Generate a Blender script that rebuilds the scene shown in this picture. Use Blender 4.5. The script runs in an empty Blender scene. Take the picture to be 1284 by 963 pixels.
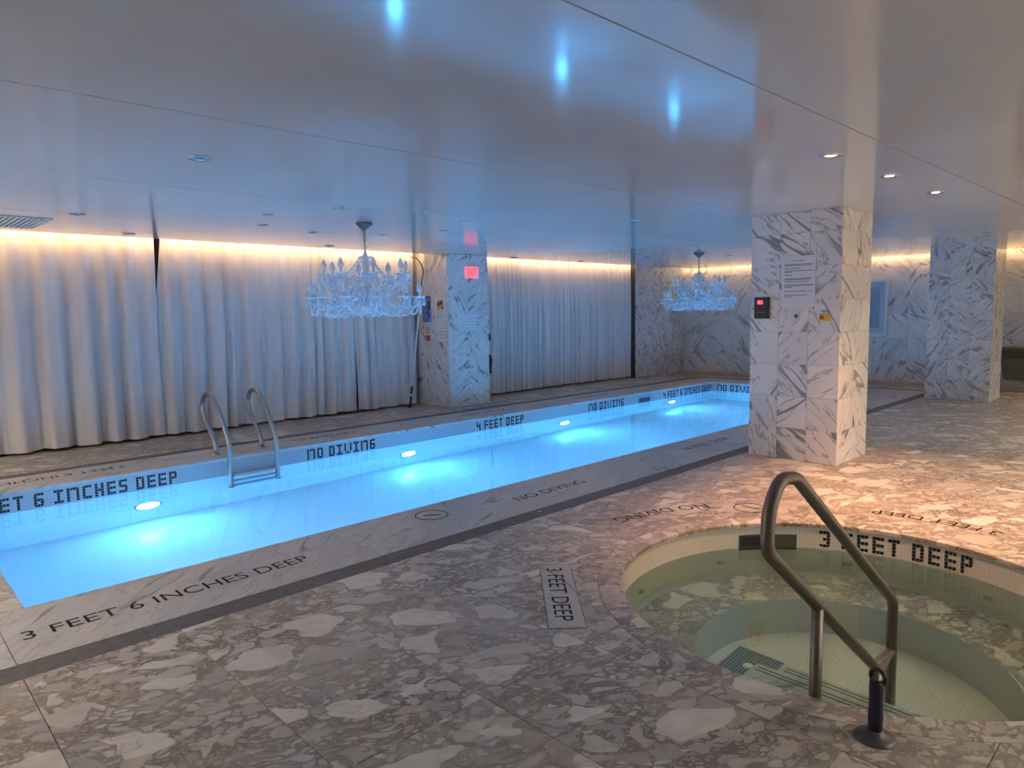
import bpy, bmesh, math, random
from mathutils import Vector, Matrix

random.seed(7)
SC = bpy.context.scene
COL = SC.collection
PI = math.pi

# ------------------------------------------------------------------ camera, world, exposure
F_PX, YAW, PITCH, ROLL, EYE = 871.755, 0.7679, 0.0973, -0.0165, 1.55
cam_data = bpy.data.cameras.new('camera')
cam = bpy.data.objects.new('camera', cam_data)
COL.objects.link(cam)
cam_data.sensor_fit = 'HORIZONTAL'
cam_data.sensor_width = 36.0
cam_data.lens = F_PX / 1284.0 * 36.0
cam_data.shift_y = -5.714 / 1284.0
cam_data.clip_start = 0.05
fw = Vector((math.sin(YAW) * math.cos(PITCH), math.cos(YAW) * math.cos(PITCH), -math.sin(PITCH)))
rt = Vector((math.cos(YAW), -math.sin(YAW), 0))
up = rt.cross(fw)
rt2 = math.cos(ROLL) * rt + math.sin(ROLL) * up
up2 = -math.sin(ROLL) * rt + math.cos(ROLL) * up
M3 = Matrix((rt2, up2, -fw)).transposed()
cam.matrix_world = Matrix.Translation((0, 0, EYE)) @ M3.to_4x4()
SC.camera = cam

world = bpy.data.worlds.new('world')
SC.world = world
world.use_nodes = True
world.node_tree.nodes['Background'].inputs[0].default_value = (0.5, 0.5, 0.5, 1)
world.node_tree.nodes['Background'].inputs[1].default_value = 0.02

SC.view_settings.view_transform = 'Standard'
SC.view_settings.look = 'None'
SC.view_settings.gamma = 1.0
SC.view_settings.use_curve_mapping = False
SC.view_settings.exposure = 0.2
SC.cycles.sample_clamp_indirect = 30.0
SC.cycles.blur_glossy = 1.0
SC.cycles.max_bounces = 14
SC.cycles.diffuse_bounces = 5
SC.cycles.use_denoising = True

# brightness of the lamps, both the place's own and the added ones
POOL_LAMP = 345.0          # underwater lamps, the added near-wall ones too
COVE_W = 5.5              # warm strip in the ceiling slot, watts per metre
DOWN_W = 200.0             # warm recessed downlights
FILL_W = 420.0             # added downlights out of view, lifting the general room light

# ------------------------------------------------------------------ measures (metres, deck = 0)
H = 2.48                         # ceiling
WATER = -0.187
PX0, PX1, PY0, PY1 = 0.609, 13.27, 4.4546, 7.601      # pool edges
SCX, SCY, SR = 3.870, 1.382, 1.225                     # spa circle
RX0, RX1, RY0, RY1 = -2.6, 15.0, -2.6, 10.05           # room
YEDGE, XEDGE = 8.95, 14.60                             # ceiling edges at the light slots

# ------------------------------------------------------------------ helpers
def mesh_obj(name, me, mat=None, parent=None, loc=(0, 0, 0), rot=(0, 0, 0)):
    o = bpy.data.objects.new(name, me)
    COL.objects.link(o)
    o.location = loc
    o.rotation_euler = rot
    if mat is not None and len(me.materials) == 0:
        me.materials.append(mat)
    if parent is not None:
        o.parent = parent
    return o

def empty(name, loc=(0, 0, 0), rotz=0.0):
    o = bpy.data.objects.new(name, None)
    o.empty_display_size = 0.1
    COL.objects.link(o)
    o.location = loc
    o.rotation_euler = (0, 0, rotz)
    return o

def tag(o, label=None, cat=None, group=None, kind=None):
    if label: o['label'] = label
    if cat: o['category'] = cat
    if group: o['group'] = group
    if kind: o['kind'] = kind
    return o

def bm_mesh(bm, name='mesh', smooth=False):
    bmesh.ops.recalc_face_normals(bm, faces=bm.faces)
    me = bpy.data.meshes.new(name)
    bm.to_mesh(me)
    bm.free()
    if smooth:
        for p in me.polygons: p.use_smooth = True
    return me

def box(bm, x0, x1, y0, y1, z0, z1):
    v = [bm.verts.new((x, y, z)) for z in (z0, z1) for y in (y0, y1) for x in (x0, x1)]
    for f in ((0, 2, 3, 1), (4, 5, 7, 6), (0, 1, 5, 4), (2, 6, 7, 3), (0, 4, 6, 2), (1, 3, 7, 5)):
        bm.faces.new([v[i] for i in f])
    return v

def box_mesh(*a, name='box', bevel=0.0):
    bm = bmesh.new(); box(bm, *a)
    if bevel > 0:
        bmesh.ops.bevel(bm, geom=list(bm.edges), offset=bevel, segments=2, affect='EDGES', profile=0.5)
    return bm_mesh(bm, name)

def chamfer_box_mesh(w, d, t, c=0.0015, name='slab'):
    """top at z=0, centred in x,y, thickness t, chamfered top edge"""
    bm = bmesh.new()
    def ring(sx, sy, z): return [bm.verts.new((x, y, z)) for x, y in ((-sx, -sy), (sx, -sy), (sx, sy), (-sx, sy))]
    a = ring(w / 2, d / 2, -t); b = ring(w / 2, d / 2, -c); e = ring(w / 2 - c, d / 2 - c, 0)
    bm.faces.new(a[::-1]); bm.faces.new(e)
    for r, s in ((a, b), (b, e)):
        for i in range(4): bm.faces.new((r[i], r[(i + 1) % 4], s[(i + 1) % 4], s[i]))
    return bm_mesh(bm, name)

def tube(bm, pts, r, seg=12, cap=True, closed=False):
    """tube along points; r a number or a list"""
    pts = [Vector(p) for p in pts]
    n = len(pts)
    rs = r if isinstance(r, (list, tuple)) else [r] * n
    tang = []
    for i in range(n):
        if closed: t = pts[(i + 1) % n] - pts[i - 1]
        else: t = pts[min(i + 1, n - 1)] - pts[max(i - 1, 0)]
        tang.append(t.normalized())
    ref = Vector((0, 0, 1)) if abs(tang[0].z) < 0.9 else Vector((0, 1, 0))
    nrm = (ref - tang[0] * ref.dot(tang[0])).normalized()
    rings = []
    for i in range(n):
        nrm = (nrm - tang[i] * nrm.dot(tang[i]))
        if nrm.length < 1e-6: nrm = tang[i].orthogonal()
        nrm.normalize()
        b = tang[i].cross(nrm)
        rings.append([bm.verts.new(pts[i] + (nrm * math.cos(2 * PI * k / seg) + b * math.sin(2 * PI * k / seg)) * rs[i]) for k in range(seg)])
    for i in range(n if closed else n - 1):
        a, c = rings[i], rings[(i + 1) % n]
        for k in range(seg): bm.faces.new((a[k], a[(k + 1) % seg], c[(k + 1) % seg], c[k]))
    if cap and not closed:
        bm.faces.new(rings[0][::-1]); bm.faces.new(rings[-1])

def tube_mesh(pts, r, seg=12, name='tube', closed=False):
    bm = bmesh.new(); tube(bm, pts, r, seg, closed=closed)
    return bm_mesh(bm, name, smooth=True)

def smooth_path(pts, n=8):
    """Catmull-Rom through points"""
    P = [Vector(p) for p in pts]
    P = [2 * P[0] - P[1]] + P + [2 * P[-1] - P[-2]]
    out = []
    for i in range(1, len(P) - 2):
        for k in range(n):
            t = k / n
            a, b, c, d = P[i - 1], P[i], P[i + 1], P[i + 2]
            out.append(0.5 * (2 * b + (c - a) * t + (2 * a - 5 * b + 4 * c - d) * t * t + (3 * b - a - 3 * c + d) * t ** 3))
    out.append(P[-2])
    return out

def fillet_path(pts, rad, n=6):
    P = [Vector(p) for p in pts]
    out = [P[0]]
    for i in range(1, len(P) - 1):
        a = (P[i - 1] - P[i]); b = (P[i + 1] - P[i])
        r = rad[i - 1] if isinstance(rad, (list, tuple)) else rad
        la, lb = a.length, b.length
        a.normalize(); b.normalize()
        ang = a.angle(b)
        d = min(r / math.tan(ang / 2), la * 0.49, lb * 0.49)
        p0, p1 = P[i] + a * d, P[i] + b * d
        for k in range(n + 1):
            t = k / n
            out.append((1 - t) ** 2 * p0 + 2 * t * (1 - t) * P[i] + t * t * p1)
    out.append(P[-1])
    return out

def lathe_mesh(prof, seg=24, name='lathe', smooth=True, scallop=0.0, lobes=8):
    """prof: list of (r, z)"""
    bm = bmesh.new()
    rings = []
    for r, z in prof:
        if r < 1e-5: rings.append([bm.verts.new((0, 0, z))])
        else:
            ring = []
            for k in range(seg):
                a = 2 * PI * k / seg
                rr = r * (1 + scallop * math.cos(lobes * a))
                ring.append(bm.verts.new((rr * math.cos(a), rr * math.sin(a), z)))
            rings.append(ring)
    for a, b in zip(rings[:-1], rings[1:]):
        if len(a) == 1 and len(b) == 1: continue
        for k in range(seg):
            k2 = (k + 1) % seg
            if len(a) == 1: bm.faces.new((a[0], b[k], b[k2]))
            elif len(b) == 1: bm.faces.new((a[k], a[k2], b[0]))
            else: bm.faces.new((a[k], a[k2], b[k2], b[k]))
    return bm_mesh(bm, name, smooth)

def copy_tree(o, parent=None):
    c = o.copy(); COL.objects.link(c)
    if parent is not None: c.parent = parent
    for ch in list(o.children): copy_tree(ch, c)
    return c

def text_mesh(body, size, align='LEFT', extrude=0.0, name='text'):
    cu = bpy.data.curves.new(name, 'FONT')
    cu.body = body; cu.size = size; cu.align_x = align; cu.extrude = extrude
    o = bpy.data.objects.new(name, cu); COL.objects.link(o)
    dg = bpy.context.evaluated_depsgraph_get()
    me = bpy.data.meshes.new_from_object(o.evaluated_get(dg))
    bpy.data.objects.remove(o); bpy.data.curves.remove(cu)
    me.materials.clear()
    return me

def fit_text(body, length, height, name='text', subdiv=False):
    """flat text scaled so that it runs 0..length in x and 0..height in y"""
    me = text_mesh(body, 1.0, name=name)
    xs = [v.co.x for v in me.vertices]; ys = [v.co.y for v in me.vertices]
    x0, x1, y0, y1 = min(xs), max(xs), min(ys), max(ys)
    for v in me.vertices:
        v.co.x = (v.co.x - x0) / (x1 - x0) * length
        v.co.y = (v.co.y - y0) / (y1 - y0) * height
        v.co.z = 0
    return me

# ------------------------------------------------------------------ materials
def mat_new(name):
    m = bpy.data.materials.new(name); m.use_nodes = True
    nt = m.node_tree
    b = nt.nodes['Principled BSDF']
    return m, nt, b

def plain(name, col, rough=0.5, metal=0.0, spec=0.5, emit=None, emit_s=0.0, noise=0.0, nscale=30.0):
    m, nt, b = mat_new(name)
    b.inputs['Base Color'].default_value = (*col, 1)
    b.inputs['Roughness'].default_value = rough
    b.inputs['Metallic'].default_value = metal
    b.inputs['Specular IOR Level'].default_value = spec
    if emit is not None:
        b.inputs['Emission Color'].default_value = (*emit, 1)
        b.inputs['Emission Strength'].default_value = emit_s
    if noise > 0:
        tc = nt.nodes.new('ShaderNodeTexCoord')
        nz = nt.nodes.new('ShaderNodeTexNoise'); nz.inputs['Scale'].default_value = nscale; nz.inputs['Detail'].default_value = 4
        mp = nt.nodes.new('ShaderNodeMapRange')
        mp.inputs[1].default_value = 0.3; mp.inputs[2].default_value = 0.7
        mp.inputs[3].default_value = 1 - noise; mp.inputs[4].default_value = 1 + noise
        mx = nt.nodes.new('ShaderNodeMix'); mx.data_type = 'RGBA'; mx.blend_type = 'MULTIPLY'
        mx.inputs[0].default_value = 1
        mx.inputs[6].default_value = (*col, 1)
        nt.links.new(tc.outputs['Object'], nz.inputs['Vector'])
        nt.links.new(nz.outputs['Fac'], mp.inputs[0])
        nt.links.new(mp.outputs[0], mx.inputs[7])
        nt.links.new(mx.outputs[2], b.inputs['Base Color'])
    return m

class NG:
    """small node-building helper"""
    def __init__(s, nt): s.nt = nt
    def n(s, t, **kw):
        x = s.nt.nodes.new(t)
        for k, v in kw.items(): setattr(x, k, v)
        return x
    def l(s, a, b): s.nt.links.new(a, b)
    def math(s, op, a, b=None, clamp=False):
        x = s.n('ShaderNodeMath', operation=op); x.use_clamp = clamp
        for i, v in enumerate((a, b)):
            if v is None: continue
            if isinstance(v, (int, float)): x.inputs[i].default_value = v
            else: s.l(v, x.inputs[i])
        return x.outputs[0]
    def ramp(s, fac, stops):
        x = s.n('ShaderNodeValToRGB')
        el = x.color_ramp.elements
        while len(el) < len(stops): el.new(0.5)
        for e, (p, c) in zip(el, stops):
            e.position = p
            e.color = (*c, 1) if isinstance(c, tuple) else (c, c, c, 1)
        s.l(fac, x.inputs[0])
        return x.outputs[0]
    def mix(s, fac, a, b, mode='MIX'):
        x = s.n('ShaderNodeMix', data_type='RGBA', blend_type=mode)
        if isinstance(fac, (int, float)): x.inputs[0].default_value = fac
        else: s.l(fac, x.inputs[0])
        for i, v in ((6, a), (7, b)):
            if isinstance(v, tuple): x.inputs[i].default_value = (*v, 1)
            else: s.l(v, x.inputs[i])
        return x.outputs[2]
    def noise(s, vec, scale, detail=3.0, rough=0.5, dist=0.0, out='Fac'):
        x = s.n('ShaderNodeTexNoise')
        x.inputs['Scale'].default_value = scale; x.inputs['Detail'].default_value = detail
        x.inputs['Roughness'].default_value = rough; x.inputs['Distortion'].default_value = dist
        s.l(vec, x.inputs['Vector'])
        return x.outputs[out]
    def voronoi(s, vec, scale, feature='F1', out='Distance'):
        x = s.n('ShaderNodeTexVoronoi', feature=feature)
        x.inputs['Scale'].default_value = scale
        s.l(vec, x.inputs['Vector'])
        return x.outputs[out]
    def vmath(s, op, a, b):
        x = s.n('ShaderNodeVectorMath', operation=op)
        for i, v in enumerate((a, b)):
            if isinstance(v, tuple): x.inputs[i].default_value = v
            else: s.l(v, x.inputs[i])
        return x.outputs[0]

def piece_coords(g, rot_axis='Z', stretch=(1, 1, 1), turn=1.0):
    """local coordinates, turned and shifted by the piece's own random number"""
    tc = g.n('ShaderNodeTexCoord'); oi = g.n('ShaderNodeObjectInfo')
    ang = g.math('MULTIPLY', oi.outputs['Random'], 6.283 * turn)
    vr = g.n('ShaderNodeVectorRotate', rotation_type=rot_axis + '_AXIS')
    g.l(tc.outputs['Object'], vr.inputs['Vector']); g.l(ang, vr.inputs['Angle'])
    st = g.vmath('MULTIPLY', vr.outputs[0], stretch)
    off = g.math('MULTIPLY', oi.outputs['Random'], 37.0)
    cb = g.n('ShaderNodeCombineXYZ')
    g.l(off, cb.inputs[0]); g.l(g.math('MULTIPLY', off, 1.7), cb.inputs[1]); g.l(g.math('MULTIPLY', off, 0.6), cb.inputs[2])
    return g.vmath('ADD', st, cb.outputs[0]), oi.outputs['Random']

def breccia(name, light=(0.58, 0.54, 0.475), mid=(0.42, 0.372, 0.31), dark=(0.18, 0.14, 0.105), rough=0.38):
    """brecciated marble: pale angular clasts of many sizes floating in a brownish matrix"""
    m, nt, b = mat_new(name); g = NG(nt)
    v, rnd = piece_coords(g, 'Z', (1.0, 1.45, 1.0), turn=0.10)
    warp = g.noise(v, 2.2, 3, 0.55, out='Color')
    wv = g.vmath('ADD', v, g.vmath('MULTIPLY', g.vmath('SUBTRACT', warp, (0.5, 0.5, 0.5)), (0.30, 0.30, 0.30)))
    warp2 = g.noise(wv, 13.0, 3, 0.6, out='Color')
    wv2 = g.vmath('ADD', wv, g.vmath('MULTIPLY', g.vmath('SUBTRACT', warp2, (0.5, 0.5, 0.5)), (0.028, 0.028, 0.028)))
    def sep(c):
        x = g.n('ShaderNodeSeparateColor'); g.l(c, x.inputs[0]); return x.outputs
    def layer(scale, prob, t0, t1, sharp, seed):
        vv = g.vmath('ADD', wv2, (seed, seed * 1.3, 0.0))
        e = g.voronoi(vv, scale, 'DISTANCE_TO_EDGE'); c = sep(g.voronoi(vv, scale, 'F1', 'Color'))
        thr = g.math('ADD', g.math('MULTIPLY', c[2], t1 - t0), t0)
        inside = g.math('MULTIPLY', g.math('SUBTRACT', e, thr), sharp, clamp=True)
        return g.math('MULTIPLY', inside, g.math('GREATER_THAN', c[0], 1 - prob)), c[1]
    big, rb = layer(3.3, 0.42, 0.05, 0.24, 70.0, 0.0)
    med, rm = layer(7.5, 0.68, 0.04, 0.24, 45.0, 3.7)
    sml, rs = layer(19.0, 0.72, 0.04, 0.22, 25.0, 7.1)
    fin, rf = layer(46.0, 0.70, 0.03, 0.20, 14.0, 11.9)
    cloud = g.noise(v, 1.2, 4, 0.6)
    pale = tuple(min(1, x * 1.13) for x in light)
    matrix = g.mix(g.ramp(cloud, [(0.36, 0.0), (0.62, 1.0)]), dark, tuple(0.45 * p + 0.55 * q_ for p, q_ in zip(dark, mid)))
    col = g.mix(g.math('MULTIPLY', fin, 0.8), matrix, g.ramp(rf, [(0.0, tuple(x * 0.72 for x in mid)), (1.0, tuple(x * 1.12 for x in mid))]))
    col = g.mix(g.math('MULTIPLY', sml, 0.9), col, g.ramp(rs, [(0.0, tuple(x * 0.8 for x in mid)), (1.0, light)]))
    col = g.mix(g.math('MULTIPLY', med, 0.95), col, g.ramp(rm, [(0.0, tuple(x * 0.85 for x in mid)), (0.4, mid), (1.0, light)]))
    col = g.mix(big, col, g.ramp(rb, [(0.0, mid), (0.45, light), (1.0, pale)]))
    mott = g.noise(wv, 9.0, 5, 0.65)
    col = g.mix(0.45, col, g.mix(1.0, col, g.ramp(mott, [(0.3, 0.6), (0.7, 1.25)]), 'MULTIPLY'))
    rid = g.math('ABSOLUTE', g.math('SUBTRACT', g.noise(wv2, 2.6, 4, 0.6), 0.5))
    seam = g.math('MULTIPLY', g.ramp(rid, [(0.0, 1.0), (0.012, 0.0)]), g.ramp(g.noise(v, 1.7, 2), [(0.47, 0.0), (0.56, 1.0)]))
    col = g.mix(g.math('MULTIPLY', seam, 0.45), col, (0.12, 0.105, 0.095))
    patch = g.ramp(g.noise(g.vmath('ADD', v, (5.0, 2.0, 0.0)), 3.4, 4, 0.7), [(0.70, 0.0), (0.75, 1.0)])
    col = g.mix(g.math('MULTIPLY', patch, 0.75), col, (0.10, 0.09, 0.09))
    tint = g.ramp(rnd, [(0.0, (0.93, 0.92, 0.92)), (0.5, (1.0, 0.99, 0.98)), (1.0, (1.03, 1.0, 0.97))])
    col = g.mix(1.0, col, tint, 'MULTIPLY')
    g.l(col, b.inputs['Base Color'])
    b.inputs['Roughness'].default_value = rough
    return m

def veined(name, base=(0.78, 0.775, 0.775), vein=(0.15, 0.155, 0.165), scale=1.0, bold=1.0, rough=0.2, busy=0.0, axis='Y', presence=0.52, fine=0.35, angle=0.75):
    """white marble with grey diagonal veins, each tile cut from another place"""
    m, nt, b = mat_new(name); g = NG(nt)
    tc = g.n('ShaderNodeTexCoord'); oi = g.n('ShaderNodeObjectInfo')
    rnd = oi.outputs['Random']
    sgn = g.math('SUBTRACT', g.math('MULTIPLY', g.math('GREATER_THAN', g.math('FRACT', g.math('MULTIPLY', rnd, 7.31)), 0.5), 2.0), 1.0)
    ang = g.math('ADD', g.math('MULTIPLY', sgn, angle), g.math('MULTIPLY', g.math('SUBTRACT', g.math('FRACT', g.math('MULTIPLY', rnd, 23.7)), 0.5), 0.7))
    vr = g.n('ShaderNodeVectorRotate', rotation_type=axis + '_AXIS')
    g.l(tc.outputs['Object'], vr.inputs['Vector']); g.l(ang, vr.inputs['Angle'])
    st = g.vmath('MULTIPLY', vr.outputs[0], (1.0, 1.0, 0.20) if axis == 'Y' else (0.25, 1.0, 1.0))
    off = g.math('MULTIPLY', rnd, 37.0)
    cb = g.n('ShaderNodeCombineXYZ')
    g.l(off, cb.inputs[0]); g.l(g.math('MULTIPLY', off, 1.7), cb.inputs[1]); g.l(g.math('MULTIPLY', off, 0.6), cb.inputs[2])
    v = g.vmath('ADD', st, cb.outputs[0])
    warp = g.noise(v, 4.0 * scale, 3, 0.55, out='Color')
    wv = g.vmath('ADD', v, g.vmath('MULTIPLY', g.vmath('SUBTRACT', warp, (0.5, 0.5, 0.5)), (0.10, 0.10, 0.10)))
    r1 = g.math('ABSOLUTE', g.math('SUBTRACT', g.noise(wv, 4.4 * scale, 2, 0.4), 0.5))
    pres = g.ramp(g.noise(v, 4.2 * scale, 2), [(presence, 0.0), (presence + 0.06, 1.0)])
    v1 = g.math('MULTIPLY', g.ramp(r1, [(0.0, 1.0), (0.022 * bold, 0.9), (0.036 * bold, 0.0)]), pres)
    r2 = g.math('ABSOLUTE', g.math('SUBTRACT', g.noise(wv, 6.0 * scale, 4, 0.55), 0.5))
    v2 = g.ramp(r2, [(0.0, 1.0), (0.006, 0.8), (0.016, 0.0)])
    r3 = g.math('ABSOLUTE', g.math('SUBTRACT', g.noise(wv, 15.0 * scale, 5, 0.6), 0.5))
    v3 = g.math('MULTIPLY', g.ramp(r3, [(0.0, 1.0), (0.028, 0.0)]), g.ramp(g.noise(v, 3.1 * scale, 2), [(0.5 - 0.2 * busy, 0.0), (0.6, 1.0)]))
    cloud = g.noise(wv, 3.0 * scale, 4, 0.6)
    col = g.ramp(cloud, [(0.3, tuple(x * (0.88 - 0.1 * busy) for x in base)), (0.62, base)])
    col = g.mix(g.math('MULTIPLY', v2, fine + 0.2 * busy), col, tuple(min(1, x * 1.7) for x in vein))
    col = g.mix(g.math('MULTIPLY', v3, 0.18 + 0.5 * busy), col, tuple(min(1, x * 1.7) for x in vein))
    fl = g.ramp(g.noise(wv, 34.0, 4, 0.7), [(0.35, 0.7), (0.65, 1.9)])
    col = g.mix(g.math('MULTIPLY', v1, 0.9), col, g.mix(1.0, fl, vein, 'MULTIPLY'))
    tint = g.ramp(rnd, [(0.0, (0.92, 0.92, 0.93)), (1.0, (1.03, 1.02, 1.01))])
    col = g.mix(1.0, col, tint, 'MULTIPLY')
    g.l(col, b.inputs['Base Color'])
    b.inputs['Roughness'].default_value = rough
    return m

def mosaic(name, col, grout, pitch=0.026, rough=0.25):
    m, nt, b = mat_new(name); g = NG(nt)
    uv = g.n('ShaderNodeUVMap')
    br = g.n('ShaderNodeTexBrick', offset=0.0, squash=1.0)
    br.inputs['Scale'].default_value = 1.0
    br.inputs['Brick Width'].default_value = pitch; br.inputs['Row Height'].default_value = pitch
    br.inputs['Mortar Size'].default_value = 0.0014; br.inputs['Mortar Smooth'].default_value = 0.3
    br.inputs['Color1'].default_value = (*col, 1); br.inputs['Color2'].default_value = (*[c * 0.95 for c in col], 1)
    br.inputs['Mortar'].default_value = (*grout, 1)
    g.l(uv.outputs[0], br.inputs['Vector'])
    g.l(br.outputs['Color'], b.inputs['Base Color'])
    b.inputs['Roughness'].default_value = rough
    return m

def water(name, tint, bump=0.02):
    m = bpy.data.materials.new(name); m.use_nodes = True
    nt = m.node_tree; nt.nodes.clear(); g = NG(nt)
    out = g.n('ShaderNodeOutputMaterial'); gl = g.n('ShaderNodeBsdfGlass')
    gl.inputs['Color'].default_value = (*tint, 1); gl.inputs['IOR'].default_value = 1.333; gl.inputs['Roughness'].default_value = 0.0
    tc = g.n('ShaderNodeTexCoord')
    nz = g.noise(tc.outputs['Object'], 2.2, 2, 0.4)
    bp = g.n('ShaderNodeBump'); bp.inputs['Strength'].default_value = bump; bp.inputs['Distance'].default_value = 0.05
    g.l(nz, bp.inputs['Height']); g.l(bp.outputs[0], gl.inputs['Normal'])
    g.l(gl.outputs[0], out.inputs[0])
    return m

def crystal(name):
    m = bpy.data.materials.new(name); m.use_nodes = True
    nt = m.node_tree; nt.nodes.clear(); g = NG(nt)
    out = g.n('ShaderNodeOutputMaterial')
    tr = g.n('ShaderNodeBsdfTransparent'); tr.inputs[0].default_value = (0.93, 0.96, 1, 1)
    gl = g.n('ShaderNodeBsdfGlossy'); gl.inputs[0].default_value = (0.95, 0.98, 1, 1); gl.inputs['Roughness'].default_value = 0.2
    tl = g.n('ShaderNodeBsdfTranslucent'); tl.inputs[0].default_value = (0.85, 0.92, 1, 1)
    m1 = g.n('ShaderNodeMixShader'); m1.inputs[0].default_value = 0.5
    df = g.n('ShaderNodeBsdfDiffuse'); df.inputs[0].default_value = (0.9, 0.94, 1, 1)
    m0 = g.n('ShaderNodeMixShader'); m0.inputs[0].default_value = 0.5
    g.l(tl.outputs[0], m0.inputs[1]); g.l(df.outputs[0], m0.inputs[2])
    g.l(gl.outputs[0], m1.inputs[1]); g.l(m0.outputs[0], m1.inputs[2])
    m2 = g.n('ShaderNodeMixShader'); m2.inputs[0].default_value = 0.68
    g.l(tr.outputs[0], m2.inputs[1]); g.l(m1.outputs[0], m2.inputs[2])
    g.l(m2.outputs[0], out.inputs[0])
    return m

def ceiling_mat():
    m, nt, b = mat_new('lacquered_ceiling'); g = NG(nt)
    tc = g.n('ShaderNodeTexCoord')
    nz = g.noise(tc.outputs['Object'], 0.9, 3, 0.5)
    col = g.ramp(nz, [(0.3, (0.50, 0.505, 0.505)), (0.7, (0.55, 0.55, 0.545))])
    g.l(col, b.inputs['Base Color'])
    b.inputs['Roughness'].default_value = 0.11
    b.inputs['Specular IOR Level'].default_value = 0.7
    nz2 = g.noise(tc.outputs['Object'], 3.5, 2, 0.5)
    bp = g.n('ShaderNodeBump'); bp.inputs['Strength'].default_value = 0.02; bp.inputs['Distance'].default_value = 0.02
    g.l(nz2, bp.inputs['Height']); g.l(bp.outputs[0], b.inputs['Normal'])
    return m

def curtain_mat():
    m, nt, b = mat_new('curtain_cloth'); g = NG(nt)
    tc = g.n('ShaderNodeTexCoord')
    sc_ = g.vmath('MULTIPLY', tc.outputs['Object'], (1, 1, 0.15))
    nz = g.noise(sc_, 14.0, 4, 0.6)
    col = g.ramp(nz, [(0.3, (0.62, 0.585, 0.57)), (0.7, (0.69, 0.655, 0.64))])
    g.l(col, b.inputs['Base Color'])
    b.inputs['Roughness'].default_value = 0.85
    b.inputs['Specular IOR Level'].default_value = 0.15
    b.inputs['Sheen Weight'].default_value = 0.1
    return m

M = {}
M['deck'] = breccia('breccia_marble')
M['band'] = veined('pale_streaked_marble', (0.52, 0.49, 0.46), (0.17, 0.155, 0.145), 1.1, 0.8, 0.38, busy=0.75, axis='Z', presence=0.53, fine=0.5, angle=0.55)
M['column'] = veined('veined_marble', scale=1.0, bold=0.85, presence=0.50, fine=0.75)
M['column_fine'] = veined('fine_veined_marble', (0.74, 0.735, 0.73), scale=2.3, bold=1.0, presence=0.52, fine=0.6, busy=0.3)
M['column_busy'] = veined('busy_veined_marble', (0.66, 0.665, 0.67), (0.17, 0.175, 0.19), 2.6, 1.0, busy=1.0, presence=0.42, fine=0.6)
M['wall_tile'] = veined('wall_marble', (0.70, 0.69, 0.67), (0.22, 0.215, 0.20), 1.5, 1.0, busy=0.5, presence=0.47, fine=0.5)
M['joint'] = plain('joint_dark', (0.10, 0.085, 0.07), 0.9, noise=0.1)
M['core'] = plain('tile_joint', (0.42, 0.41, 0.40), 0.9, noise=0.05)
M['drain'] = plain('drain_cover', (0.13, 0.12, 0.115), 0.55, 0.0, spec=0.25, noise=0.18, nscale=18)
M['mosaic'] = mosaic('white_mosaic', (0.80, 0.82, 0.84), (0.64, 0.66, 0.68))
M['dimmed_waterline'] = mosaic('dimmed_waterline_mosaic', (0.40, 0.42, 0.45), (0.30, 0.31, 0.33))  # mosaic darkened in colour to dim the overbright strip above the water
M['spa_mosaic'] = mosaic('cream_mosaic', (0.64, 0.615, 0.55), (0.48, 0.455, 0.40))
M['black_tile'] = plain('black_mosaic', (0.012, 0.013, 0.018), 0.25)
M['inlay'] = plain('dark_inlay', (0.02, 0.019, 0.02), 0.7, spec=0.15)
M['water'] = water('pool_water', (0.86, 0.96, 1.0), 0.015)
M['spa_water'] = water('spa_water', (0.74, 0.92, 0.90), 0.012)
M['ceiling'] = ceiling_mat()
M['white'] = plain('white_paint', (0.70, 0.70, 0.69), 0.6, noise=0.03, nscale=3)
M['backwall'] = plain('dark_wall', (0.055, 0.05, 0.05), 0.8, noise=0.1)
M['curtain'] = curtain_mat()
M['steel'] = plain('brushed_steel', (0.40, 0.395, 0.385), 0.28, 1.0, noise=0.06, nscale=60)
M['bronze'] = plain('bronze_steel', (0.22, 0.195, 0.17), 0.46, 1.0, noise=0.08, nscale=40)
M['dark_metal'] = plain('dark_metal', (0.10, 0.10, 0.095), 0.45, 0.7, noise=0.1)
M['navy'] = plain('navy_sleeve', (0.012, 0.012, 0.045), 0.6, noise=0.15, nscale=50)
M['black'] = plain('black_plastic', (0.015, 0.015, 0.018), 0.4)
M['paper'] = plain('paper', (0.66, 0.66, 0.68), 0.7)
M['print'] = plain('print_grey', (0.16, 0.16, 0.18), 0.7)
M['crystal'] = crystal('crystal_glass')
M['chrome'] = plain('silver_metal', (0.55, 0.55, 0.55), 0.25, 1.0)
M['can_dark'] = plain('unlit_lens', (0.10, 0.12, 0.14), 0.2)
M['lamp'] = plain('lit_lens', (1, 0.9, 0.8), 0.5, emit=(1.0, 0.78, 0.56), emit_s=14.0)
M['pool_lamp'] = plain('underwater_lens', (1, 1, 1), 0.5, emit=(0.075, 0.45, 1.0), emit_s=POOL_LAMP)
M['yellow'] = plain('yellow_plastic', (0.62, 0.48, 0.05), 0.5)
M['red'] = plain('red_print', (0.45, 0.05, 0.07), 0.5)
M['blue_print'] = plain('blue_print', (0.12, 0.20, 0.42), 0.5, noise=0.35, nscale=14)
M['tan'] = plain('tan_print', (0.50, 0.36, 0.16), 0.5)

# ------------------------------------------------------------------ floor
def rect_faces(bm, x0, x1, y0, y1, z):
    bm.faces.new([bm.verts.new(p) for p in ((x0, y0, z), (x1, y0, z), (x1, y1, z), (x0, y1, z))])

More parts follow.
